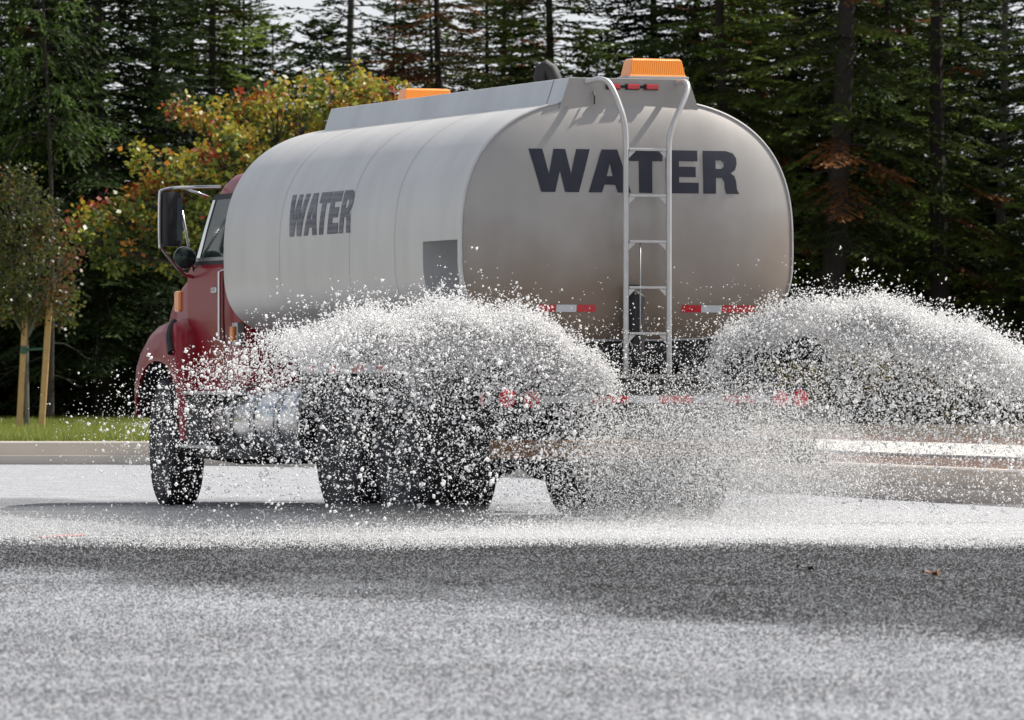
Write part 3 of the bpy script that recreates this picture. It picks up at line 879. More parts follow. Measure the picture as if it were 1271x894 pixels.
# fuel tank, straps, steps
for sx in (-1, 1):
    if sx > 0: continue
    cx, cz, r_ = -.90, .70, .285
    b = MB(); n_ = 40
    rings = []
    for y, q in ((3.98, .35), (3.985, .75), (4.0, .93), (4.03, 1.0), (6.0, 1.0), (6.03, .93), (6.045, .75), (6.05, .35)):
        rings.append([(cx + r_ * q * math.cos(2 * math.pi * k / n_), y, cz + r_ * q * math.sin(2 * math.pi * k / n_)) for k in range(n_)])
    b.loft(rings); ft = b.build('fuel_tank', M['chrome'], truck)
    for yy in (4.35, 4.95, 5.55):
        b = MB()
        for q, w_ in ((1.012, .075),):
            rr = [[(cx + r_ * q * math.cos(2 * math.pi * k / n_), yy + d, cz + r_ * q * math.sin(2 * math.pi * k / n_)) for k in range(n_)] for d in (-w_ / 2, w_ / 2)]
            b.loft(rr, False, False)
        st_ = b.build('strap', M['steel'], ft)
        for d in (-.05, .05):
            b = MB(); rr = [[(cx + r_ * 1.012 * math.cos(2 * math.pi * k / n_), yy + d + e, cz + r_ * 1.006 * math.sin(2 * math.pi * k / n_)) for k in range(n_)] for e in (-.016, .016)]
            b.loft(rr, False, False); b.build('rubber_liner', M['black'], st_)
for sx in (-1, 1):
    for (z, y0, y1) in ((.925, 5.35, 6.75), (.50, 5.75, 6.80)):
        b = MB(); b.box(min(sx * 1.2, sx * .86), max(sx * 1.2, sx * .86), y0, y1, z - .03, z); b.build('step', M['steel'], truck, .006)
    b = MB(); b.box(min(sx * 1.17, sx * .9), max(sx * 1.17, sx * .9), 6.12, 6.75, .51, .89); b.build('step_box', M['dark'], truck, .01)
b = MB(); b.box(-1.12, -.7, 5.0, 6.6, .40, .48); b.build('tank_bracket', M['dark'], truck)

# ---- cab
def rrect(hw, y0, y1, z, rad, n=5, bow=0.0):
    P = []
    for (cx, cy, a0) in ((hw - rad, y1 - rad, 0), (-hw + rad, y1 - rad, 90), (-hw + rad, y0 + rad, 180), (hw - rad, y0 + rad, 270)):
        for k in range(n + 1):
            a = R(a0 + 90 * k / n); P.append((cx + rad * math.cos(a), cy + rad * math.sin(a), z))
    return P
cab = empty('cab', (0, 0, 0), 0, truck)
b = MB()
b.loft([rrect(.98, 5.72, 7.2, .95, .06), rrect(1.0, 5.70, 7.2, 1.05, .07), rrect(1.02, 5.70, 7.2, 1.5, .08), rrect(1.02, 5.70, 7.16, 1.90, .09), rrect(1.0, 5.70, 7.05, 1.96, .10),
        rrect(.965, 5.71, 6.90, 2.22, .12), rrect(.925, 5.73, 6.74, 2.48, .14), rrect(.90, 5.75, 6.68, 2.56, .17), rrect(.85, 5.80, 6.60, 2.63, .2), rrect(.74, 5.92, 6.45, 2.67, .2), rrect(.5, 6.1, 6.3, 2.685, .1)])
b.build('cab_shell', M['red'], cab)
def wall_x(z):
    pts = [(.95, .98), (1.05, 1.0), (1.5, 1.02), (1.9, 1.02), (1.96, 1.0), (2.22, .965), (2.48, .925), (2.56, .90)]
    for (z0, x0), (z1, x1) in zip(pts, pts[1:]):
        if z0 <= z <= z1: return x0 + (x1 - x0) * (z - z0) / (z1 - z0)
    return pts[0][1]
def side_panel(sx, poly, proud, thick, name, mat, parent, step=.06):
    """poly in (y, z) laid on the cab flank"""
    bm = bmesh.new(); bm.faces.new([bm.verts.new((0, y, z)) for y, z in poly])
    z0, z1 = min(p[1] for p in poly), max(p[1] for p in poly); z = z0 + step
    while z < z1:
        bmesh.ops.bisect_plane(bm, geom=bm.verts[:] + bm.edges[:] + bm.faces[:], plane_co=(0, 0, z), plane_no=(0, 0, 1)); z += step
    r_ = bmesh.ops.extrude_face_region(bm, geom=bm.faces[:])
    top = [g_ for g_ in r_['geom'] if isinstance(g_, bmesh.types.BMVert)]
    for v in bm.verts: v.co.x = sx * (wall_x(v.co.z) + proud - thick)
    for v in top: v.co.x = sx * (wall_x(v.co.z) + proud)
    bmesh.ops.recalc_face_normals(bm, faces=bm.faces)
    me = bpy.data.meshes.new(name); bm.to_mesh(me); bm.free()
    return link_mesh(name, me, mat, parent)
for sx in (-1, 1):
    side_panel(sx, [(6.185, .985), (7.115, .985), (7.155, 1.3), (7.155, 1.87), (6.99, 1.953), (6.185, 1.953)], .004, .02, 'door_gap', M['black'], cab)
    door = side_panel(sx, [(6.20, 1.0), (7.10, 1.0), (7.14, 1.3), (7.14, 1.86), (6.98, 1.945), (6.98, 1.95), (6.2, 1.95)], .010, .03, 'door', M['red'], cab)
    seal = side_panel(sx, [(5.98, 1.925), (7.0, 1.925), (6.86, 2.2), (6.73, 2.46), (6.70, 2.485), (5.98, 2.485)], .012, .03, 'window_seal', M['black'], door)
    side_panel(sx, [(6.04, 1.985), (6.82, 1.985), (6.72, 2.2), (6.60, 2.44), (6.04, 2.44)], .016, .03, 'window', M['glass'], door)
    side_panel(sx, [(6.855, 1.985), (6.945, 1.985), (6.80, 2.28), (6.715, 2.44), (6.65, 2.44), (6.74, 2.26)], .0175, .03, 'quarter_window', M['mirror'], door)
    side_panel(sx, [(6.20, 1.955), (6.98, 1.955), (6.955, 1.983), (6.2, 1.983)], .019, .03, 'sill_trim', M['steel'], door)
    b = MB(); b.tube([(sx * 1.03, 6.10, 1.30), (sx * 1.085, 6.10, 1.32), (sx * 1.085, 6.10, 1.86), (sx * 1.03, 6.10, 1.88)], .016, 8); b.build('grab_handle', M['chrome'], cab)
    b = MB(); b.box(min(sx * 1.02, sx * 1.055), max(sx * 1.02, sx * 1.055), 6.3, 6.44, 1.70, 1.745); b.build('door_handle', M['chrome'], door, .006)
    b = MB(); b.box(min(sx * 1.0, sx * 1.06), max(sx * 1.0, sx * 1.06), 5.72, 5.86, 1.28, 1.46); pl = b.build('lamp_plate', M['steel'], cab, .005)
    b = MB(); b.box(min(sx * 1.06, sx * 1.09), max(sx * 1.06, sx * 1.09), 5.76, 5.83, 1.31, 1.43); b.build('marker_light', M['amber'], pl, .012)
# windscreen
b = MB(); b.add([(-.84, 7.065, 1.975), (.84, 7.065, 1.975), (.76, 6.775, 2.47), (-.76, 6.775, 2.47)], [(0, 1, 2, 3)]); b.build('windscreen', M['glass'], cab)
for x in (-.62, -.3, 0, .3, .62):
    b = MB(); b.tube([(x, 6.42, 2.66), (x, 6.42, 2.70), (x, 6.42, 2.725)], [.05, .045, .015], 12); b.build('roof_light', M['amber'], cab)
b = MB(); b.box(-.66, -.46, 5.86, 6.02, 2.655, 2.77); b.build('roof_box', M['chrome'], cab, .01)
# hood
b = MB()
def hring(y, hw, zs, zt, zb=1.0):
    P = []; n_ = 18
    P.append((-hw, y, zb))
    for k in range(n_ + 1):
        a = math.pi - math.pi * k / n_
        P.append((hw * math.copysign(abs(math.cos(a)) ** .55, math.cos(a)), y, zs + (zt - zs) * abs(math.sin(a)) ** .9))
    P.append((hw, y, zb)); return P
b.loft([hring(7.12, 1.0, 1.80, 1.97), hring(7.3, .985, 1.76, 1.96), hring(7.55, .975, 1.66, 1.93), hring(7.8, .96, 1.54, 1.88), hring(8.0, .93, 1.42, 1.83), hring(8.2, .86, 1.32, 1.78), hring(8.45, .76, 1.25, 1.71), hring(8.68, .66, 1.2, 1.62), hring(8.78, .58, 1.15, 1.5)])
hood = b.build('hood', M['red'], cab)
b = MB(); b.box(-.5, .5, 8.76, 8.80, .75, 1.45); b.build('grille', M['chrome'], hood, .01)
b = MB(); b.box(-.80, .80, 8.56, 8.72, .42, .72); b.build('front_bumper', M['chrome'], cab, .02)
# front fenders
for sx in (-1, 1):
    outer = [(8.16, .72), (8.19, .98), (8.15, 1.16), (8.03, 1.30), (7.86, 1.40), (7.62, 1.47), (7.38, 1.50), (7.14, 1.50), (6.98, 1.40), (6.88, 1.20), (6.84, .95), (6.72, .80), (6.66, .53)]
    arch = [(8.06, .72), (8.06, .86), (7.98, 1.0), (7.86, 1.09), (7.72, 1.14), (7.55, 1.165), (7.38, 1.16), (7.22, 1.13), (7.08, 1.06), (6.97, .95), (6.90, .82), (6.875, .68), (6.86, .53)]
    n_ = len(outer); b = MB()
    xo, xr, xi_ = sx * 1.175, sx * 1.15, sx * .78
    def midp(o, a, t): return (o[0] + (a[0] - o[0]) * t, o[1] + (a[1] - o[1]) * t)
    rows = [[(xi_, *p) for p in outer], [(sx * 1.06, *p) for p in outer], [(sx * 1.13, *midp(o, a, .10)) for o, a in zip(outer, arch)], [(xo, *midp(o, a, .35)) for o, a in zip(outer, arch)],
            [(sx * 1.19, *midp(o, a, .85)) for o, a in zip(outer, arch)], [(sx * 1.185, *a) for a in arch], [(sx * 1.12, *a) for a in arch], [(xi_, *a) for a in arch]]
    vs = [p for r_ in rows for p in r_]
    b.add(vs, [(j * n_ + i, j * n_ + i + 1, (j + 1) * n_ + i + 1, (j + 1) * n_ + i) for j in range(len(rows) - 1) for i in range(n_ - 1)], True)
    fe = b.build('front_fender', M['red'], cab)
    b = MB(); lin = [[(sx * 1.165, y_, z_ - .012) for y_, z_ in arch], [(sx * .70, y_, z_ - .012) for y_, z_ in arch]]
    b.add([p for r_ in lin for p in r_], [(i, i + 1, n_ + i + 1, n_ + i) for i in range(n_ - 1)], True)
    b.add([(sx * .70, y_, z_ - .012) for y_, z_ in arch], [tuple(range(n_))])
    b.build('wheel_arch_liner', M['black'], fe)
    b = MB(); b.loft([[(sx * 1.0, 7.2, 1.0), (sx * 1.0, 6.1, 1.0), (sx * .9, 6.1, 1.0), (sx * .9, 7.2, 1.0)], [(sx * 1.10, 6.88, .75), (sx * 1.06, 6.3, .78), (sx * .9, 6.3, .78), (sx * .9, 6.88, .75)], [(sx * 1.15, 6.86, .53), (sx * 1.12, 6.55, .53), (sx * .9, 6.55, .53), (sx * .9, 6.86, .53)]], True, True, True)
    b.build('cowl_skirt', M['red'], cab)
    b = MB(); b.tube(smooth_path([(sx * 1.10, 7.26, 1.48), (sx * 1.15, 7.20, 1.42), (sx * 1.185, 7.12, 1.33), (sx * 1.19, 7.04, 1.23)], 4), [.028, .03] + [.032] * 9 + [.036, .036], 8); b.build('hood_latch', M['black'], cab)
    b = MB(); b.box(min(sx * .95, sx * .995), max(sx * .95, sx * .995), 7.50, 7.64, 1.56, 1.73); b.build('turn_signal', M['amber'], cab, .02)
# mirrors
for sx in (-1, 1):
    mi = empty('mirror', (0, 0, 0), 0, cab)
    X0 = sx * 1.243
    b = MB(); b.tube(smooth_path([(sx * .91, 6.62, 2.545), (sx * 1.05, 6.76, 2.545), (sx * 1.22, 6.86, 2.54), (sx * 1.315, 6.88, 2.52), (sx * 1.34, 6.88, 2.47), (sx * 1.34, 6.88, 2.10), (sx * 1.32, 6.88, 2.06), (sx * 1.2, 6.92, 1.93), (sx * 1.12, 6.96, 1.86), (sx * 1.02, 6.98, 1.83)], 5), .014, 8); b.build('bracket', M['chrome'], mi)
    b = MB(); b.tube([(sx * 1.15, 6.90, 2.36), (sx * 1.03, 6.98, 1.88)], .011, 8); b.tube([(sx * 1.15, 6.84, 2.54), (sx * .96, 6.80, 2.47)], .011, 8); b.build('brace', M['chrome'], mi)
    b = MB(); b.loft([rrect(.07, -.05, .05, 2.075, .03), rrect(.083, -.055, .055, 2.105, .035), rrect(.083, -.055, .055, 2.475, .035), rrect(.07, -.05, .05, 2.505, .03)])
    hs = b.build('mirror_housing', M['black'], mi); hs.location = (X0, 6.88, 0); hs.rotation_euler = (0, 0, sx * R(-8))
    b = MB(); b.add([(.022, -.058, 2.12), (.072, -.058, 2.12), (.072, -.058, 2.46), (.022, -.058, 2.46)], [(0, 1, 2, 3)]); b.build('mirror_glass', M['mirror'], hs)
    b = MB(); pr = [(.06, .0), (.05, .06), (.02, .088), (-.02, .092), (-.045, .085), (-.05, .0)]
    vs = []; n_ = 20
    for d, r_ in pr:
        for k in range(n_):
            a = 2 * math.pi * k / n_; vs.append((sx * 1.13 + max(r_, .002) * math.cos(a), 6.88 - d, 1.985 + max(r_, .002) * math.sin(a)))
    b.add(vs, [(i * n_ + k, i * n_ + (k + 1) % n_, (i + 1) * n_ + (k + 1) % n_, (i + 1) * n_ + k) for i in range(len(pr) - 1) for k in range(n_)], True)
    b.build('convex_mirror', M['glass'], mi)

# ================================================================ TREES
def quads_from(P, D, Lq, Wq, up):
    """rhombus sprays: start P, direction D (unit), length, width, approx normal"""
    S = np.cross(D, up); S /= (np.linalg.norm(S, axis=1)[:, None] + 1e-9)
    mid = P + D * (Lq * .45)[:, None]
    V = np.stack([P, mid + S * Wq[:, None], P + D * Lq[:, None], mid - S * Wq[:, None]], 1).reshape(-1, 3)
    return V, np.arange(len(P) * 4).reshape(-1, 4)
def unit(v): return v / (np.linalg.norm(v, axis=-1, keepdims=True) + 1e-9)

def spruce(seed, H, live, rad, droop, nb, greenA, greenB, brown=.03, sparse=1.0, trunk_r=.16, dead=40, hang=0.0, spray=1.0):
    rg = np.random.default_rng(seed)
    tb = MB()
    w1, w2, p1, p2 = rg.uniform(.03, .12), rg.uniform(.03, .12), rg.uniform(0, 6), rg.uniform(0, 6)
    tp = [(w1 * (math.sin(k * .55 + p1) - math.sin(p1)), w2 * (math.sin(k * .55 + p2) - math.sin(p2)), H * k / 10) for k in range(11)]
    tb.tube(tp, [trunk_r * (1 - .93 * k / 10) * (1.25 if k == 0 else 1) for k in range(11)], 9)
    def tr_at(z):
        f = min(9.999, max(0, z / H * 10)); i = int(f); t = f - i
        a, b_ = tp[i], tp[i + 1]; return np.array([a[0] + (b_[0] - a[0]) * t, a[1] + (b_[1] - a[1]) * t, z])
    Ps, Ds, Ls, Ws, Us, Cs = [], [], [], [], [], []
    for i in range(nb):
        z = live + (H - live) * ((i + rg.random()) / nb) ** 1.12
        q = (z - live) / (H - live)
        Lb = (rad * (1 - q) ** .85 * (0.55 + .45 * min(1, q * 5 + .35)) * rg.uniform(.65, 1.15) + .18)
        a = i * 2.399 + rg.normal(0, .35)
        d = np.array([math.cos(a), math.sin(a), 0]); s_ = np.array([-d[1], d[0], 0])
        o = tr_at(z)
        ns = max(5, int(Lb / .14)); ss = np.linspace(0, 1, ns)
        rise = .25 * q + rg.normal(0, .06)
        zz = (rise * ss - droop * (ss ** 1.5) * (1.1 - .9 * q) + .22 * droop * ss ** 4) * Lb
        bp_ = o + d * (ss * Lb)[:, None] + np.array([0, 0, 1]) * zz[:, None]
        tb.tube([tuple(p) for p in bp_[::max(1, ns // 4)]], [max(.004, .022 * (Lb / 2) * (1 - .8 * t)) for t in np.linspace(0, 1, len(bp_[::max(1, ns // 4)]))], 3, False)
        bc = np.array(greenA) * (1 - rg.random() * .9) + np.array(greenB) * rg.random() * .9
        isb = rg.random() < brown
        if isb: bc = np.array([.20, .085, .03]) * rg.uniform(.7, 1.3)
        for j in range(1, ns):
            sfr = ss[j]
            if sfr < .16 and q < .8: continue
            t = bp_[min(j + 1, ns - 1)] - bp_[max(j - 1, 0)]; t = t / np.linalg.norm(t)
            for sg in (-1, 1, 0):
                if rg.random() > sparse: continue
                if sg == 0: l2, dr = .20, t
                else:
                    l2 = (.42 * Lb * (1.02 - sfr) + .13) * rg.uniform(.6, 1.15)
                    l2 = min(l2, .75)
                    dr = t * .62 + s_ * sg * .78 + np.array([0, 0, -.12 - hang + rg.normal(0, .08)]); dr /= np.linalg.norm(dr)
                m = max(2, int(l2 / .034))
                u = (np.arange(m) + rg.random(m) * .8) / m
                P = bp_[j] + dr * (u * l2)[:, None] + np.array([0, 0, -1]) * ((u ** 2) * l2 * (.12 + hang))[:, None]
                sg2 = np.where(np.arange(m) % 2 == 0, 1, -1)[:, None]
                side = np.cross(dr, [0, 0, 1.0])
                D = unit(dr + side * sg2 * rg.uniform(.2, .75, (m, 1)) + rg.normal(0, .22, (m, 3)) + np.array([0, 0, -.35 * hang]))
                Ps.append(P); Ds.append(D); Ls.append(spray * rg.uniform(.08, .17, m)); Ws.append(spray * rg.uniform(.016, .030, m))
                Us.append(unit(np.array([0, 0, 1.0]) + rg.normal(0, .55, (m, 3))))
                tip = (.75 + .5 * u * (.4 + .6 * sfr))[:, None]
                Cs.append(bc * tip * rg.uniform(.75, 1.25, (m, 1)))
    for i in range(dead):                       # bare grey twigs under the live crown
        z = rg.uniform(.5, live + .8); a = rg.uniform(0, 6.28); L_ = rg.uniform(.4, 1.5); o = tr_at(z)
        pts = [tuple(o + np.array([math.cos(a + .15 * k), math.sin(a + .15 * k), -.12 * k + rg.normal(0, .05)]) * L_ * k / 4) for k in range(5)]
        tb.tube(pts, [.012, .010, .008, .005, .003], 3, False)
        for k in (2, 3):
            aa = a + rg.choice([-1, 1]) * .8
            p = np.array(pts[k]); tb.tube([tuple(p), tuple(p + np.array([math.cos(aa), math.sin(aa), -.2]) * L_ * .35)], [.006, .003], 3, False)
    P, D, U = np.concatenate(Ps), np.concatenate(Ds), np.concatenate(Us)
    V, Fq = quads_from(P, D, np.concatenate(Ls), np.concatenate(Ws), U)
    C = np.repeat(np.concatenate(Cs), 4, 0)
    return tb, np_mesh('crown', V, Fq, C)

def tree_obj(name, tb, crown_me, bark, leafm):
    root = empty(name)
    tb.build('trunk', bark, root)
    link_mesh('crown', crown_me, leafm, root)
    return root

G1, G2 = (.016, .029, .011), (.034, .055, .015)
G3, G4 = (.048, .078, .016), (.14, .19, .032)
variants = {
    'dense':  spruce(11, 14.0, .6, 2.6, .42, 330, G1, G2, .01, 1.0, .15, 6),
    'green':  spruce(12, 13.0, 1.0, 2.1, .36, 290, G3, G4, .04, 1.0, .13, 20),
    'tall':   spruce(13, 16.0, 3.2, 2.2, .45, 150, G1, G4, .10, .8, .24, 120),
    'brown':  spruce(14, 14.0, 1.8, 2.0, .40, 230, (.045, .042, .016), (.075, .07, .02), .20, .85, .12, 60),
    'airy':   spruce(15, 13.5, 2.2, 2.4, .12, 130, G1, G2, .02, .8, .12, 35),
    'young':  spruce(16, 7.0, .3, 1.6, .28, 190, G1, G4, .02, 1.0, .08, 4),
    'larch':  spruce(17, 10.5, 4.9, 1.35, .30, 80, (.04, .072, .016), (.075, .12, .024), .0, .8, .06, 15, .55, .9),
}
roots = {}
BARK = {'tall': 'trunk', 'airy': 'trunk_grey'}
def place(kind, X, Y, sc, rz, label, name, group=None, cat='spruce'):
    if kind not in roots:
        tb, me = variants[kind]
        r_ = tree_obj(name, tb, me, M[BARK.get(kind, 'trunk')], M['needle']); roots[kind] = r_
    else:
        r_ = copy_tree(roots[kind]); r_.name = name
    r_.location = (X, Y, .25); r_.scale = (sc, sc, sc); r_.rotation_euler = (R(random.uniform(-1, 1)), R(random.uniform(-1, 1)), rz)
    if 'group' in r_.keys(): del r_['group']
    tag(r_, label, cat, group)
    return r_

place('dense', px(128, 110), 110, 1.1, .4, 'broad dark spruce with branches down to the grass behind the staked sapling', 'spruce_tree')
place('larch', px(62, 107), 107, 1.0, 2.0, 'feathery light green larch with drooping sprays in front of the broad dark spruce', 'larch_tree', cat='larch')
place('green', px(262, 116), 116, 1.0, 1.2, 'green spruce rising behind the orange maple above the truck cab', 'spruce_tree')
place('airy', px(440, 122), 122, 1.1, .3, 'thin open conifer with level branches against the sky behind the tank top', 'pine_tree', cat='pine')
place('brown', px(560, 120), 120, 1.0, 2.2, 'brownish thinning spruce with rusty sprays behind the tank top', 'spruce_tree')
place('green', px(692, 118), 118, 1.05, 3.9, 'lush green spruce behind the bent vent pipe', 'spruce_tree')
place('dense', px(815, 124), 124, 1.0, 2.6, 'dark green spruce behind the amber light bar', 'spruce_tree')
place('green', px(905, 113), 113, 1.1, 5.1, 'bright green spruce beside the top right shoulder of the tank', 'spruce_tree')
place('tall', px(1030, 111), 111, 1.05, .9, 'tall spruce with thick bare dark trunk and dead lower twigs', 'spruce_tree')
place('tall', px(1168, 113), 113, .9, 3.0, 'slimmer spruce with dark trunk showing between green tiers', 'spruce_tree')
place('green', px(1110, 119), 119, 1.0, .2, 'sunlit spruce filling the gap between the two bare trunks', 'spruce_tree')
place('airy', px(1240, 116), 116, 1.0, 2.4, 'open spruce with twiggy branches above the right water jet', 'spruce_tree')
GR = {'dense': 'dense dark spruces in the wood', 'young': 'young spruces in the wood', 'green': 'lighter green spruces in the wood', 'brown': 'brownish spruces in the wood', 'tall': 'bare trunked spruces in the wood', 'airy': 'open spruces in the wood'}
LB = {'dense': 'dense near black spruce in the wood behind the front trees', 'young': 'short young spruce filling the dark wood between taller trees', 'green': 'lighter green spruce deep in the wood behind the front trees',
      'brown': 'brown tinged spruce in the wood behind the front trees', 'tall': 'bare trunked spruce standing in the wood past the water jet', 'airy': 'open twiggy spruce in the wood behind the front trees'}
back = [  # picture column, depth, kind, scale
    (15, 116, 'dense', 1.0), (70, 114, 'green', .9), (300, 121, 'dense', .72), (-120, 112, 'dense', 1.0), (-40, 120, 'dense', .9), (75, 122, 'dense', 1.0), (190, 121, 'dense', 1.0), (225, 128, 'green', 1.0),
    (30, 132, 'young', 1.0), (345, 127, 'young', 1.12), (392, 126, 'young', 1.2), (490, 126, 'green', .72), (600, 124, 'green', .8), (440, 136, 'young', 1.1), (300, 138, 'young', 1.1),
    (530, 130, 'green', .85), (610, 127, 'brown', .95), (650, 131, 'dense', .75), (745, 127, 'young', 1.1), (780, 134, 'young', 1.1), (860, 125, 'dense', 1.05), (960, 118, 'brown', 1.05),
    (985, 127, 'dense', 1.0), (1060, 125, 'dense', 1.05), (1075, 116, 'young', .7), (1135, 127, 'green', 1.1), (1195, 122, 'dense', .8), (1290, 121, 'dense', 1.0), (1225, 130, 'young', 1.0), (940, 136, 'green', 1.1), (1040, 137, 'green', 1.1), (1130, 138, 'dense', 1.0),
    (1340, 112, 'green', 1.0), (1420, 116, 'tall', 1.0), (-240, 118, 'green', 1.0),
    (1010, 118, 'young', .55), (950, 114, 'young', .5), (1200, 114, 'young', .55), (1262, 112, 'young', .6), (120, 116, 'young', .7), (200, 114, 'young', .6),
]
# the wood runs on past both sides of the view
back += [(-300 - 175 * k, 108 + 7 * (k % 3), ('dense', 'green', 'dense', 'tall')[k % 4], 1.0) for k in range(22)]
back += [(1440 + 105 * k, 127 + 6 * (k % 3), ('dense', 'green', 'dense', 'brown')[k % 4], 1.0) for k in range(7)]
back += [(2150 + 190 * k, 104 + 7 * (k % 3), ('dense', 'green', 'tall')[k % 3], 1.0) for k in range(10)]
for (c, Yd, k, sc) in back:
    place(k, px(c, Yd), Yd + random.uniform(-1, 1), sc * random.uniform(.95, 1.05), random.uniform(0, 6.28), LB[k], 'spruce_tree', GR[k])

# broadleaf trees
def broadleaf(seed, clusters, leaf, nleaf, palette, base_z, trunk_r, lean=(0, 0)):
    """clusters: list of (centre, radius, palette weights)"""
    rg = np.random.default_rng(seed)
    tb = MB()
    C0 = np.mean([c[0] for c in clusters], 0)
    fork = np.array([C0[0] * .25, C0[1] * .25, base_z])
    tb.tube([(0, 0, 0), tuple(fork * [.5, .5, .5]), tuple(fork)], [trunk_r * 1.15, trunk_r, trunk_r * .8], 9)
    Ps, Cs = [], []
    for (c, r_, pal) in clusters:
        c = np.array(c); mid = (fork + c) / 2 + np.array([0, 0, .15])
        tb.tube([tuple(fork), tuple(mid), tuple(c)], [trunk_r * .45, trunk_r * .25, trunk_r * .08], 5, False)
        for k in range(9):
            e = c + unit(rg.normal(size=3)) * r_ * rg.uniform(.4, 1)
            tb.tube([tuple(c * .6 + mid * .4), tuple(e)], [trunk_r * .10, .004], 3, False)
        n = int(nleaf * (r_ ** 2))
        nt = max(4, n // 22)
        tc_ = unit(rg.normal(size=(nt, 3))) * (rg.uniform(.25, 1, (nt, 1)) ** .5) * r_ * np.array([1, 1, .8])
        idx = rg.integers(0, nt, n)
        P = c + tc_[idx] + rg.normal(0, .085, (n, 3))
        pw = np.array(pal) / sum(pal)
        tcol = rg.choice(len(palette), nt, p=pw)
        cc = np.array(palette)[np.where(rg.random(n) < .72, tcol[idx], rg.choice(len(palette), n, p=pw))]
        Ps.append(P); Cs.append(cc * rg.uniform(.7, 1.3, (n, 1)))
    P = np.concatenate(Ps); n = len(P)
    D = unit(rg.normal(size=(n, 3)) * [1, 1, .6] + np.array([0, 0, -.55])); U = unit(rg.normal(size=(n, 3)) + np.array([0, 0, .6]))
    Lq = leaf * rg.uniform(.7, 1.3, n)
    V, Fq = quads_from(P, D, Lq, Lq * .36, U)
    return tb, np_mesh('crown', V, Fq, np.repeat(np.concatenate(Cs), 4, 0))
PAL = [(.42, .33, .04), (.46, .19, .03), (.34, .055, .025), (.16, .20, .03), (.06, .09, .02), (.36, .36, .06), (.48, .27, .16)]
rg = np.random.default_rng(5)
cl = []
Xm, Ym = px(355, 100), 100.0
def mp(c, y, dy=0.0): return ((c - PW / 2) / F_PX * Ym - Xm, dy, CAM_H + (HOR - y) * Ym / F_PX - .25)
bright = [5, 2, .8, 5, 3, 6, .8]; redd = [3, 4, 2.4, 2, 1, 3, 1]; green = [1, .6, .3, 5, 6, 2, .2]; shade = [.6, .5, .5, 4, 9, 1, .1]  # shade: darker leaf mix, the dimness of the low left boughs put into colour
for (c, y, r_, pal) in ((318, 125, .48, redd), (290, 150, .52, bright), (345, 135, .5, bright), (385, 125, .5, bright), (430, 118, .5, bright), (465, 112, .42, redd), (500, 130, .5, bright), (250, 140, .42, redd), (275, 190, .6, bright),
                        (330, 175, .6, bright), (375, 170, .6, green), (420, 160, .6, bright), (200, 205, .5, bright), (228, 215, .5, bright), (250, 235, .55, green), (300, 215, .6, green), (350, 220, .6, green), (190, 240, .4, redd), (225, 265, .55, green),
                        (270, 270, .6, green), (255, 310, .6, green), (320, 280, .7, green), (400, 220, .7, green), (470, 180, .7, green), (220, 300, .5, green), (540, 170, .6, green)):
    cl.append((mp(c, y, rg.uniform(-1.3, 1.0)), r_ * 1.06, pal))
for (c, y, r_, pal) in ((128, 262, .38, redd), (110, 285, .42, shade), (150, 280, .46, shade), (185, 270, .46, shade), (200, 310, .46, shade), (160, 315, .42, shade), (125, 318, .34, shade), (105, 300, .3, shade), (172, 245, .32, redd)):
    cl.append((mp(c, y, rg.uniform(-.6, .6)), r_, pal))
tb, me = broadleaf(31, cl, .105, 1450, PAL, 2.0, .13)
t = tree_obj('maple_tree', tb, me, M['trunk'], M['leaf']); t.location = (Xm, Ym, .25)
tag(t, 'maple turning orange, yellow and red behind the truck cab', 'maple')
# staked sapling
YS = 92.3; XS = px(33, YS); Xm, Ym = XS, YS
PALS = [(.085, .10, .022), (.06, .08, .018), (.12, .11, .022), (.14, .06, .025), (.035, .048, .014)]
cl = []
for (c, y, r_, pal) in ((25, 228, .34, [3, 3, 2, 1, 2]), (5, 250, .36, [3, 3, 2, 1, 2]), (45, 255, .36, [3, 3, 2, .6, 2]), (68, 290, .34, [2, 2, 2, 2, 1]), (20, 290, .42, [3, 3, 2, 1, 2]), (-10, 300, .4, [3, 3, 2, 1, 2]), (50, 325, .42, [3, 3, 2, 1, 2]), (82, 350, .32, [1, 1, 2, 4, 1]),
                        (15, 335, .42, [3, 3, 2, 1, 2]), (-15, 350, .4, [3, 3, 2, 1, 2]), (70, 385, .34, [3, 3, 2, 2, 2]), (35, 375, .4, [3, 3, 1, 1, 2]), (0, 390, .36, [3, 3, 2, 1, 2]), (85, 320, .22, [1, 1, 1, 3, 1])):
    cl.append((mp(c, y, rg.uniform(-.5, .5)), r_, pal))
tb, me = broadleaf(33, cl, .07, 3000, PALS, 1.35, .035)
t = tree_obj('sapling', tb, me, M['trunk_grey'], M['leaf']); t.location = (XS, YS, .26)
tag(t, 'young broadleaf sapling tied between two wooden stakes on the grass', 'sapling')
sc_ = F_PX / YS
for (xb, xt, yt, lab) in ((23.5, 33, 368, 'weathered tan stake partly hidden in leaves, left side of the sapling trunk'), (51, 62.5, 361, 'taller clear tan wooden stake standing away from the sapling trunk')):
    r_ = .045; X0_, X1_ = px(xb, YS), px(xt, YS); zt = CAM_H + (HOR - yt) / sc_
    b = MB(); b.loft([[(X0_ - r_, YS - r_, .2), (X0_ + r_, YS - r_, .2), (X0_ + r_, YS + r_, .2), (X0_ - r_, YS + r_, .2)], [(X1_ - r_, YS - r_, zt), (X1_ + r_, YS - r_, zt), (X1_ + r_, YS + r_, zt), (X1_ - r_, YS + r_, zt)]], True, True, False)
    tag(b.build('stake', M['stake'], None, .006), lab, 'stake', 'stakes holding the sapling')
b = MB(); zt = CAM_H + (HOR - 434) / sc_
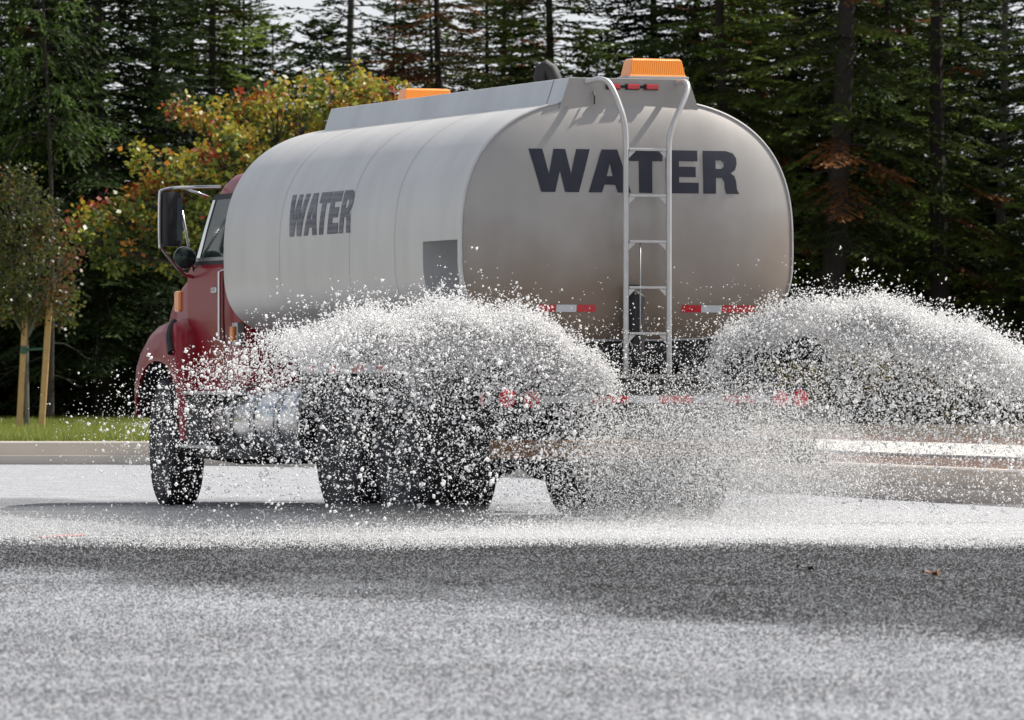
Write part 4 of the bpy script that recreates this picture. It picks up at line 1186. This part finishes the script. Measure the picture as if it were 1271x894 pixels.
b.tube([(px(28, YS), YS, zt + .03), (px(36, YS), YS - .05, zt), (px(57.5, YS), YS, zt + .02)], .018, 6); b.tube([(XS - .045, YS - .04, zt - .06), (XS - .04, YS - .05, zt + .05)], .045, 8)
tag(b.build('tree_tie', M['tie']), 'green tie strap looped from the sapling trunk to the stakes', 'strap')

# undergrowth along the wood's edge
def shrub(seed, rx, rz, n, pal):
    rg = np.random.default_rng(seed)
    nt = n // 25; tcn = unit(rg.normal(size=(nt, 3))) * (rg.random((nt, 1)) ** .4) * [rx, rx, rz]; tcn[:, 2] = np.abs(tcn[:, 2]) + .1
    idx = rg.integers(0, nt, n); P = tcn[idx] + rg.normal(0, .1, (n, 3)); P[:, 2] = np.maximum(P[:, 2], .03)
    D = unit(rg.normal(size=(n, 3))); U = unit(rg.normal(size=(n, 3)) + [0, 0, .6]); L_ = rg.uniform(.06, .14, n)
    V, Fq = quads_from(P, D, L_, L_ * .3, U)
    cc = np.array(pal)[rg.integers(0, len(pal), nt)][idx] * rg.uniform(.7, 1.3, (n, 1))
    tb = MB()
    for k in range(10):
        e = tcn[k % nt]; tb.tube([(0, 0, 0), tuple(e * [.4, .4, .6]), tuple(e)], [.018, .012, .004], 4, False)
    return tb, np_mesh('foliage', V, Fq, np.repeat(cc, 4, 0))
sh = []
for sd, pal in ((1, [(.05, .065, .02), (.08, .09, .025), (.035, .045, .018)]), (2, [(.10, .10, .03), (.16, .12, .03), (.06, .07, .02)])):
    tb, me = shrub(sd, .9, 1.15, 3600, pal)
    r_ = empty('shrub'); tb.build('stem', M['trunk'], r_); link_mesh('foliage', me, M['leaf'], r_); sh.append(r_)
spots = [(-60, 117), (40, 118), (95, 116.5), (150, 118), (205, 117), (260, 118), (330, 117), (560, 115), (640, 114), (900, 106), (950, 108), (990, 105), (1035, 107), (1080, 104), (1120, 107), (1160, 104), (1205, 106), (1250, 104), (1300, 105)]
for i, (c, Yd) in enumerate(spots):
    src = sh[i % 2]; o = src if i < 2 else copy_tree(src)
    o.location = (px(c, Yd), Yd, .25); s_ = random.uniform(.7, 1.15); o.scale = (s_, s_, s_); o.rotation_euler = (0, 0, random.uniform(0, 6))
    lab = ('low dark green shrub at the foot of the wood', 'low yellowish shrub at the foot of the wood')[i % 2]
    tag(o, lab, 'shrub', ('dark shrubs along the edge of the wood', 'yellowish shrubs along the edge of the wood')[i % 2])

# small things lying about
def leaf_litter(name, x, y, Lx, Ly, mat, label, cat):
    Yd = F_PX * CAM_H / (y - HOR); X = px(x, Yd)
    b = MB(); n_ = 8
    up = [(Lx * t, Ly * math.sin(math.pi * t) * .5, .012 + .03 * (t - .5) ** 2 + .012 * math.sin(5 * t)) for t in np.linspace(0, 1, n_)]
    dn = [(Lx * t, -Ly * math.sin(math.pi * t) * .5, .02 + .05 * (t - .5) ** 2) for t in np.linspace(0, 1, n_)]
    vs = [(X - Lx / 2 + p[0], Yd + p[1], p[2]) for p in up + dn] + [(X - Lx / 2 + p[0], Yd + p[1], p[2] - .006) for p in up + dn]
    m_ = 2 * n_
    fs = [(i, i + 1, n_ + i + 1, n_ + i) for i in range(n_ - 1)] + [(m_ + i, m_ + n_ + i, m_ + n_ + i + 1, m_ + i + 1) for i in range(n_ - 1)]
    b.add(vs, fs); tag(b.build(name, mat), label, cat)
leaf_litter('fallen_leaf', 1155, 715, .085, .12, M['litter_leaf'], 'curled orange leaf lying on the dark wet asphalt', 'leaf')
leaf_litter('fallen_leaf', 1000, 708, .10, .12, M['litter_grey'], 'dull grey leaf lying on the dark wet asphalt', 'leaf')
Yd = F_PX * CAM_H / (669 - HOR)
b = MB(); b.tube([(px(49, Yd), Yd - .05, .012), (px(75, Yd), Yd + .0, .016), (px(102, Yd), Yd + .12, .02)], [.006, .009, .008], 6)
tag(b.build('stick', M['litter_red']), 'thin reddish stick lying on the pale road left of the truck', 'stick')
# weed tuft on the soil strip and a dark board on the footpath
nw = 260; P0 = np.zeros((nw, 3)); P0[:, :2] = rng.normal(0, .09, (nw, 2))
V, Fc, C = blades(nw, P0, .12, .34, .012, (.06, .065, .03), (.11, .10, .05))
wt = link_mesh('weed_tuft', np_mesh('weed_tuft', V, Fc, C), M['grass']); Yw = 7600 * .745 / (574 - HOR)
wt.location = (px(986, Yw), Yw, .27); tag(wt, 'small dark weed tuft on the brown soil beside the footpath', 'weed')
Yw = 7600 * .72 / (549 - HOR)
b = MB(); b.box(-.4, .4, -.6, .6, 0, .03); b.box(-.38, .38, -.5, -.4, .03, .05); b.box(-.38, .38, .4, .5, .03, .05)
o = b.build('board', M['dark'], None, .004); o.location = (px(922, Yw), Yw, .303); o.rotation_euler = (0, 0, ang)
tag(o, 'dark flat board lying on the pale footpath', 'board')

# ================================================================ WATER SPRAY
TM = Matrix.Translation((.81, 42.7, 0)) @ Matrix.Rotation(TH, 4, 'Z')
TM_np = np.array(TM)
def to_world(P): return P @ TM_np[:3, :3].T + TM_np[:3, 3]
ENV = {-1: ([0, .25, .6, 1.0, 1.5, 2.1, 2.8, 3.4, 4.2], [1.00, 1.15, 1.31, 1.415, 1.43, 1.38, 1.28, 1.10, .72]),
       1: ([0, .2, .5, .9, 1.3, 1.8, 2.4, 3.0, 4.0], [1.05, 1.33, 1.46, 1.51, 1.505, 1.43, 1.25, 1.02, .45])}
def env(sgn, d): return np.interp(d, *ENV[sgn])
def sheet(n, sgn, dmax, ba, bb_, below, above, tilt, yth, floor=0.0):
    """drops on and under the arching sheet: below = mean distance under it (None: anywhere down to the road)"""
    d = dmax * rng.beta(ba, bb_, n)
    e = env(sgn, d) + .03 * np.sin(d * 9 + 1) * (d > .3)
    if below is None: z = e * (1 - rng.beta(.85, 1.7, n)) + rng.normal(0, .03, n)
    else: z = e - rng.exponential(below, n) + np.abs(rng.normal(0, above, n)) * rng.random(n) ** 2 * 2
    x = sgn * (.30 + d); y = -.60 + tilt * d + rng.normal(0, 1, n) * (.03 + yth * d)
    P = np.stack([x, y, z], 1)
    ok = (P[:, 2] > max(.01, floor)) & ((P[:, 1] < -.52) | (np.abs(P[:, 0]) > 1.3))
    return P[ok]
def clump(P, k, sig):
    P = np.repeat(P, k, 0); P = P + rng.normal(0, sig, P.shape); return to_world(P[P[:, 2] > .01])
def drops(name, parts, label):
    Vs, Fs, o = [], [], 0
    for P, r, tm, an in parts:
        V, Fc = scatter(P.astype(np.float32), r, tm, an); Vs.append(V); Fs.append(Fc + o); o += len(V)
    ob = link_mesh(name, np_mesh(name, np.concatenate(Vs), np.concatenate(Fs), None, True), M['water'])
    tag(ob, label, 'water spray', kind='stuff'); return ob
def radii(n, med, sig, lo, hi): return np.clip(np.exp(rng.normal(math.log(med), sig, n)), lo, hi)
for sgn, nm in ((-1, 'white water jet fanning out over the flank side of the tank and rear wheels'), (1, 'white water jet arching off the rear corner over the footpath')):
    parts = []
    tl, k = (-.36, .80) if sgn < 0 else (.18, 1.0)
    P = clump(sheet(11000, sgn, 3.7 * k, 2.1, 2.5, .075, .05, tl, .06), 6, .034); parts.append((P, radii(len(P), .0040, .35, .0022, .010), tetra(0), .3))      # white crest
    P = clump(sheet(6500, sgn, 3.3 * k, 2.2, 2.7, .045, .03, tl, .05), 6, .024); parts.append((P, radii(len(P), .0040, .35, .0022, .009), tetra(0), .3))      # its core
    nt_, bl = (4200, .20) if sgn < 0 else (6500, .30)
    P = clump(sheet(nt_, sgn, 4.2 * k, 1.6, 1.9, bl, .09, tl, .12), 3, .026); parts.append((P, radii(len(P), .0045, .5, .0025, .014), tetra(0), .4))        # torn edge
    k2 = k if sgn > 0 else .9
    P = clump(sheet(1300, sgn, 4.3 * k2, 1.4, 1.6, None, 0, tl, .20), 4, .030); parts.append((P, radii(len(P), .0058, .5, .003, .020), octa(), .45))            # falling drops
    P = to_world(sheet(4600, sgn, 4.4 * k2, 1.3, 1.6, None, 0, tl, .22)); parts.append((P, radii(len(P), .0054, .5, .003, .018), octa(), .35))
    P = to_world(sheet(15000, sgn, 4.5 * k2, 1.2, 1.4, None, 0, tl, .24)); parts.append((P, radii(len(P), .0030, .3, .002, .006), tetra(0), .3))               # fine
    drops('water_spray', parts, nm)
# fine mist hanging behind the axle and splash along the road
n = 52000
P = np.stack([rng.normal(.25, .75, n), -.55 - np.abs(rng.normal(0, .55, n)), np.abs(rng.normal(.45, .38, n))], 1); P = to_world(P[P[:, 2] > .01])
parts = [(P, radii(len(P), .0034, .3, .002, .007), tetra(0), .3)]
n = 95000
Xg = rng.uniform(-4.6, 4.6, n); Yg = 36.4 + rng.gamma(2.2, 1.5, n) + .5 * np.sin(Xg * 1.3) + .25 * np.sin(Xg * 4.1 + 1); Zg = np.abs(rng.normal(0, .04, n)) + .004
P = np.stack([Xg, Yg, Zg], 1); P = P[(Yg < 48) & (rng.random(n) < .45 + .55 * np.clip((Xg + 3) / 4, 0, 1))]
parts.append((P, radii(len(P), .0030, .3, .0016, .006), tetra(0), .3))
drops('splash_mist', parts, 'low mist and splashes of falling water drifting over the road behind the truck')

# the finest mist, too small for single drops: soft bodies of airborne water
def mat_mist(name, dens, aniso):
    m = bpy.data.materials.new(name); m.use_nodes = True
    n, l = m.node_tree.nodes, m.node_tree.links
    n.remove(n['Principled BSDF'])
    v = n.new('ShaderNodeVolumePrincipled'); v.inputs['Color'].default_value = (.99, .99, .99, 1)
    v.inputs['Density'].default_value = dens; v.inputs['Anisotropy'].default_value = aniso
    l.new(v.outputs['Volume'], n['Material Output'].inputs['Volume'])
    return m
M['mist'] = mat_mist('fine_mist', 4.5, .1)
M['mist_thin'] = mat_mist('thin_mist', .30, .25)
M['mist_low'] = mat_mist('low_mist', .065, .25)
for sgn, tl, dm in ((-1, -.36, 2.75), (1, .18, 3.2)):
    b = MB(); rings = []
    for q in np.linspace(0, 1, 40):
        d = .12 + (dm - .12) * q
        tap = max(.02, math.sin(math.pi * min(1, q * 1.0) ** .62)) ** .8
        wob = 1 + .22 * math.sin(d * 11 + sgn) + .15 * math.sin(d * 23)
        rz, ry = .085 * tap * wob, (.05 + .07 * d) * tap
        c = np.array([sgn * (.30 + d), -.60 + tl * d, float(env(sgn, d)) - .07 + .02 * math.sin(d * 9 + 1)])
        ring = np.array([[c[0], c[1] + ry * math.cos(2 * math.pi * k_ / 20), c[2] + rz * math.sin(2 * math.pi * k_ / 20) * (1.0 if math.sin(2 * math.pi * k_ / 20) > 0 else 1.9)] for k_ in range(20)])
        rings.append([tuple(p) for p in to_world(ring)])
    b.loft(rings)
    tag(b.build('jet_mist', M['mist']), ('soft white mist along the crest of the jet over the rear wheels', 'soft white mist along the crest of the jet over the footpath')[sgn > 0], 'water mist', kind='stuff')
def blob(c, r, name, mat, label, world_=False, nu=28, nv=16):
    b = MB(); rings = []
    for i in range(1, nv):
        th = math.pi * i / nv
        ring = np.array([[c[0] + r[0] * math.sin(th) * math.cos(2 * math.pi * k_ / nu), c[1] + r[1] * math.sin(th) * math.sin(2 * math.pi * k_ / nu), max(.006, c[2] + r[2] * math.cos(th))] for k_ in range(nu)])
        rings.append([tuple(p) for p in (ring if world_ else to_world(ring))])
    b.loft(rings)
    tag(b.build(name, mat), label, 'water mist', kind='stuff')
blob((.35, -1.0, .42), (1.15, .40, .55), 'axle_mist', M['mist_thin'], 'thin grey mist hanging behind the rear axle and bumper')
blob((1.2, 41.4, .0), (9.5, 4.7, .16), 'road_mist', M['mist_low'], 'low pale mist lying over the road behind the truck', True, 40, 20)
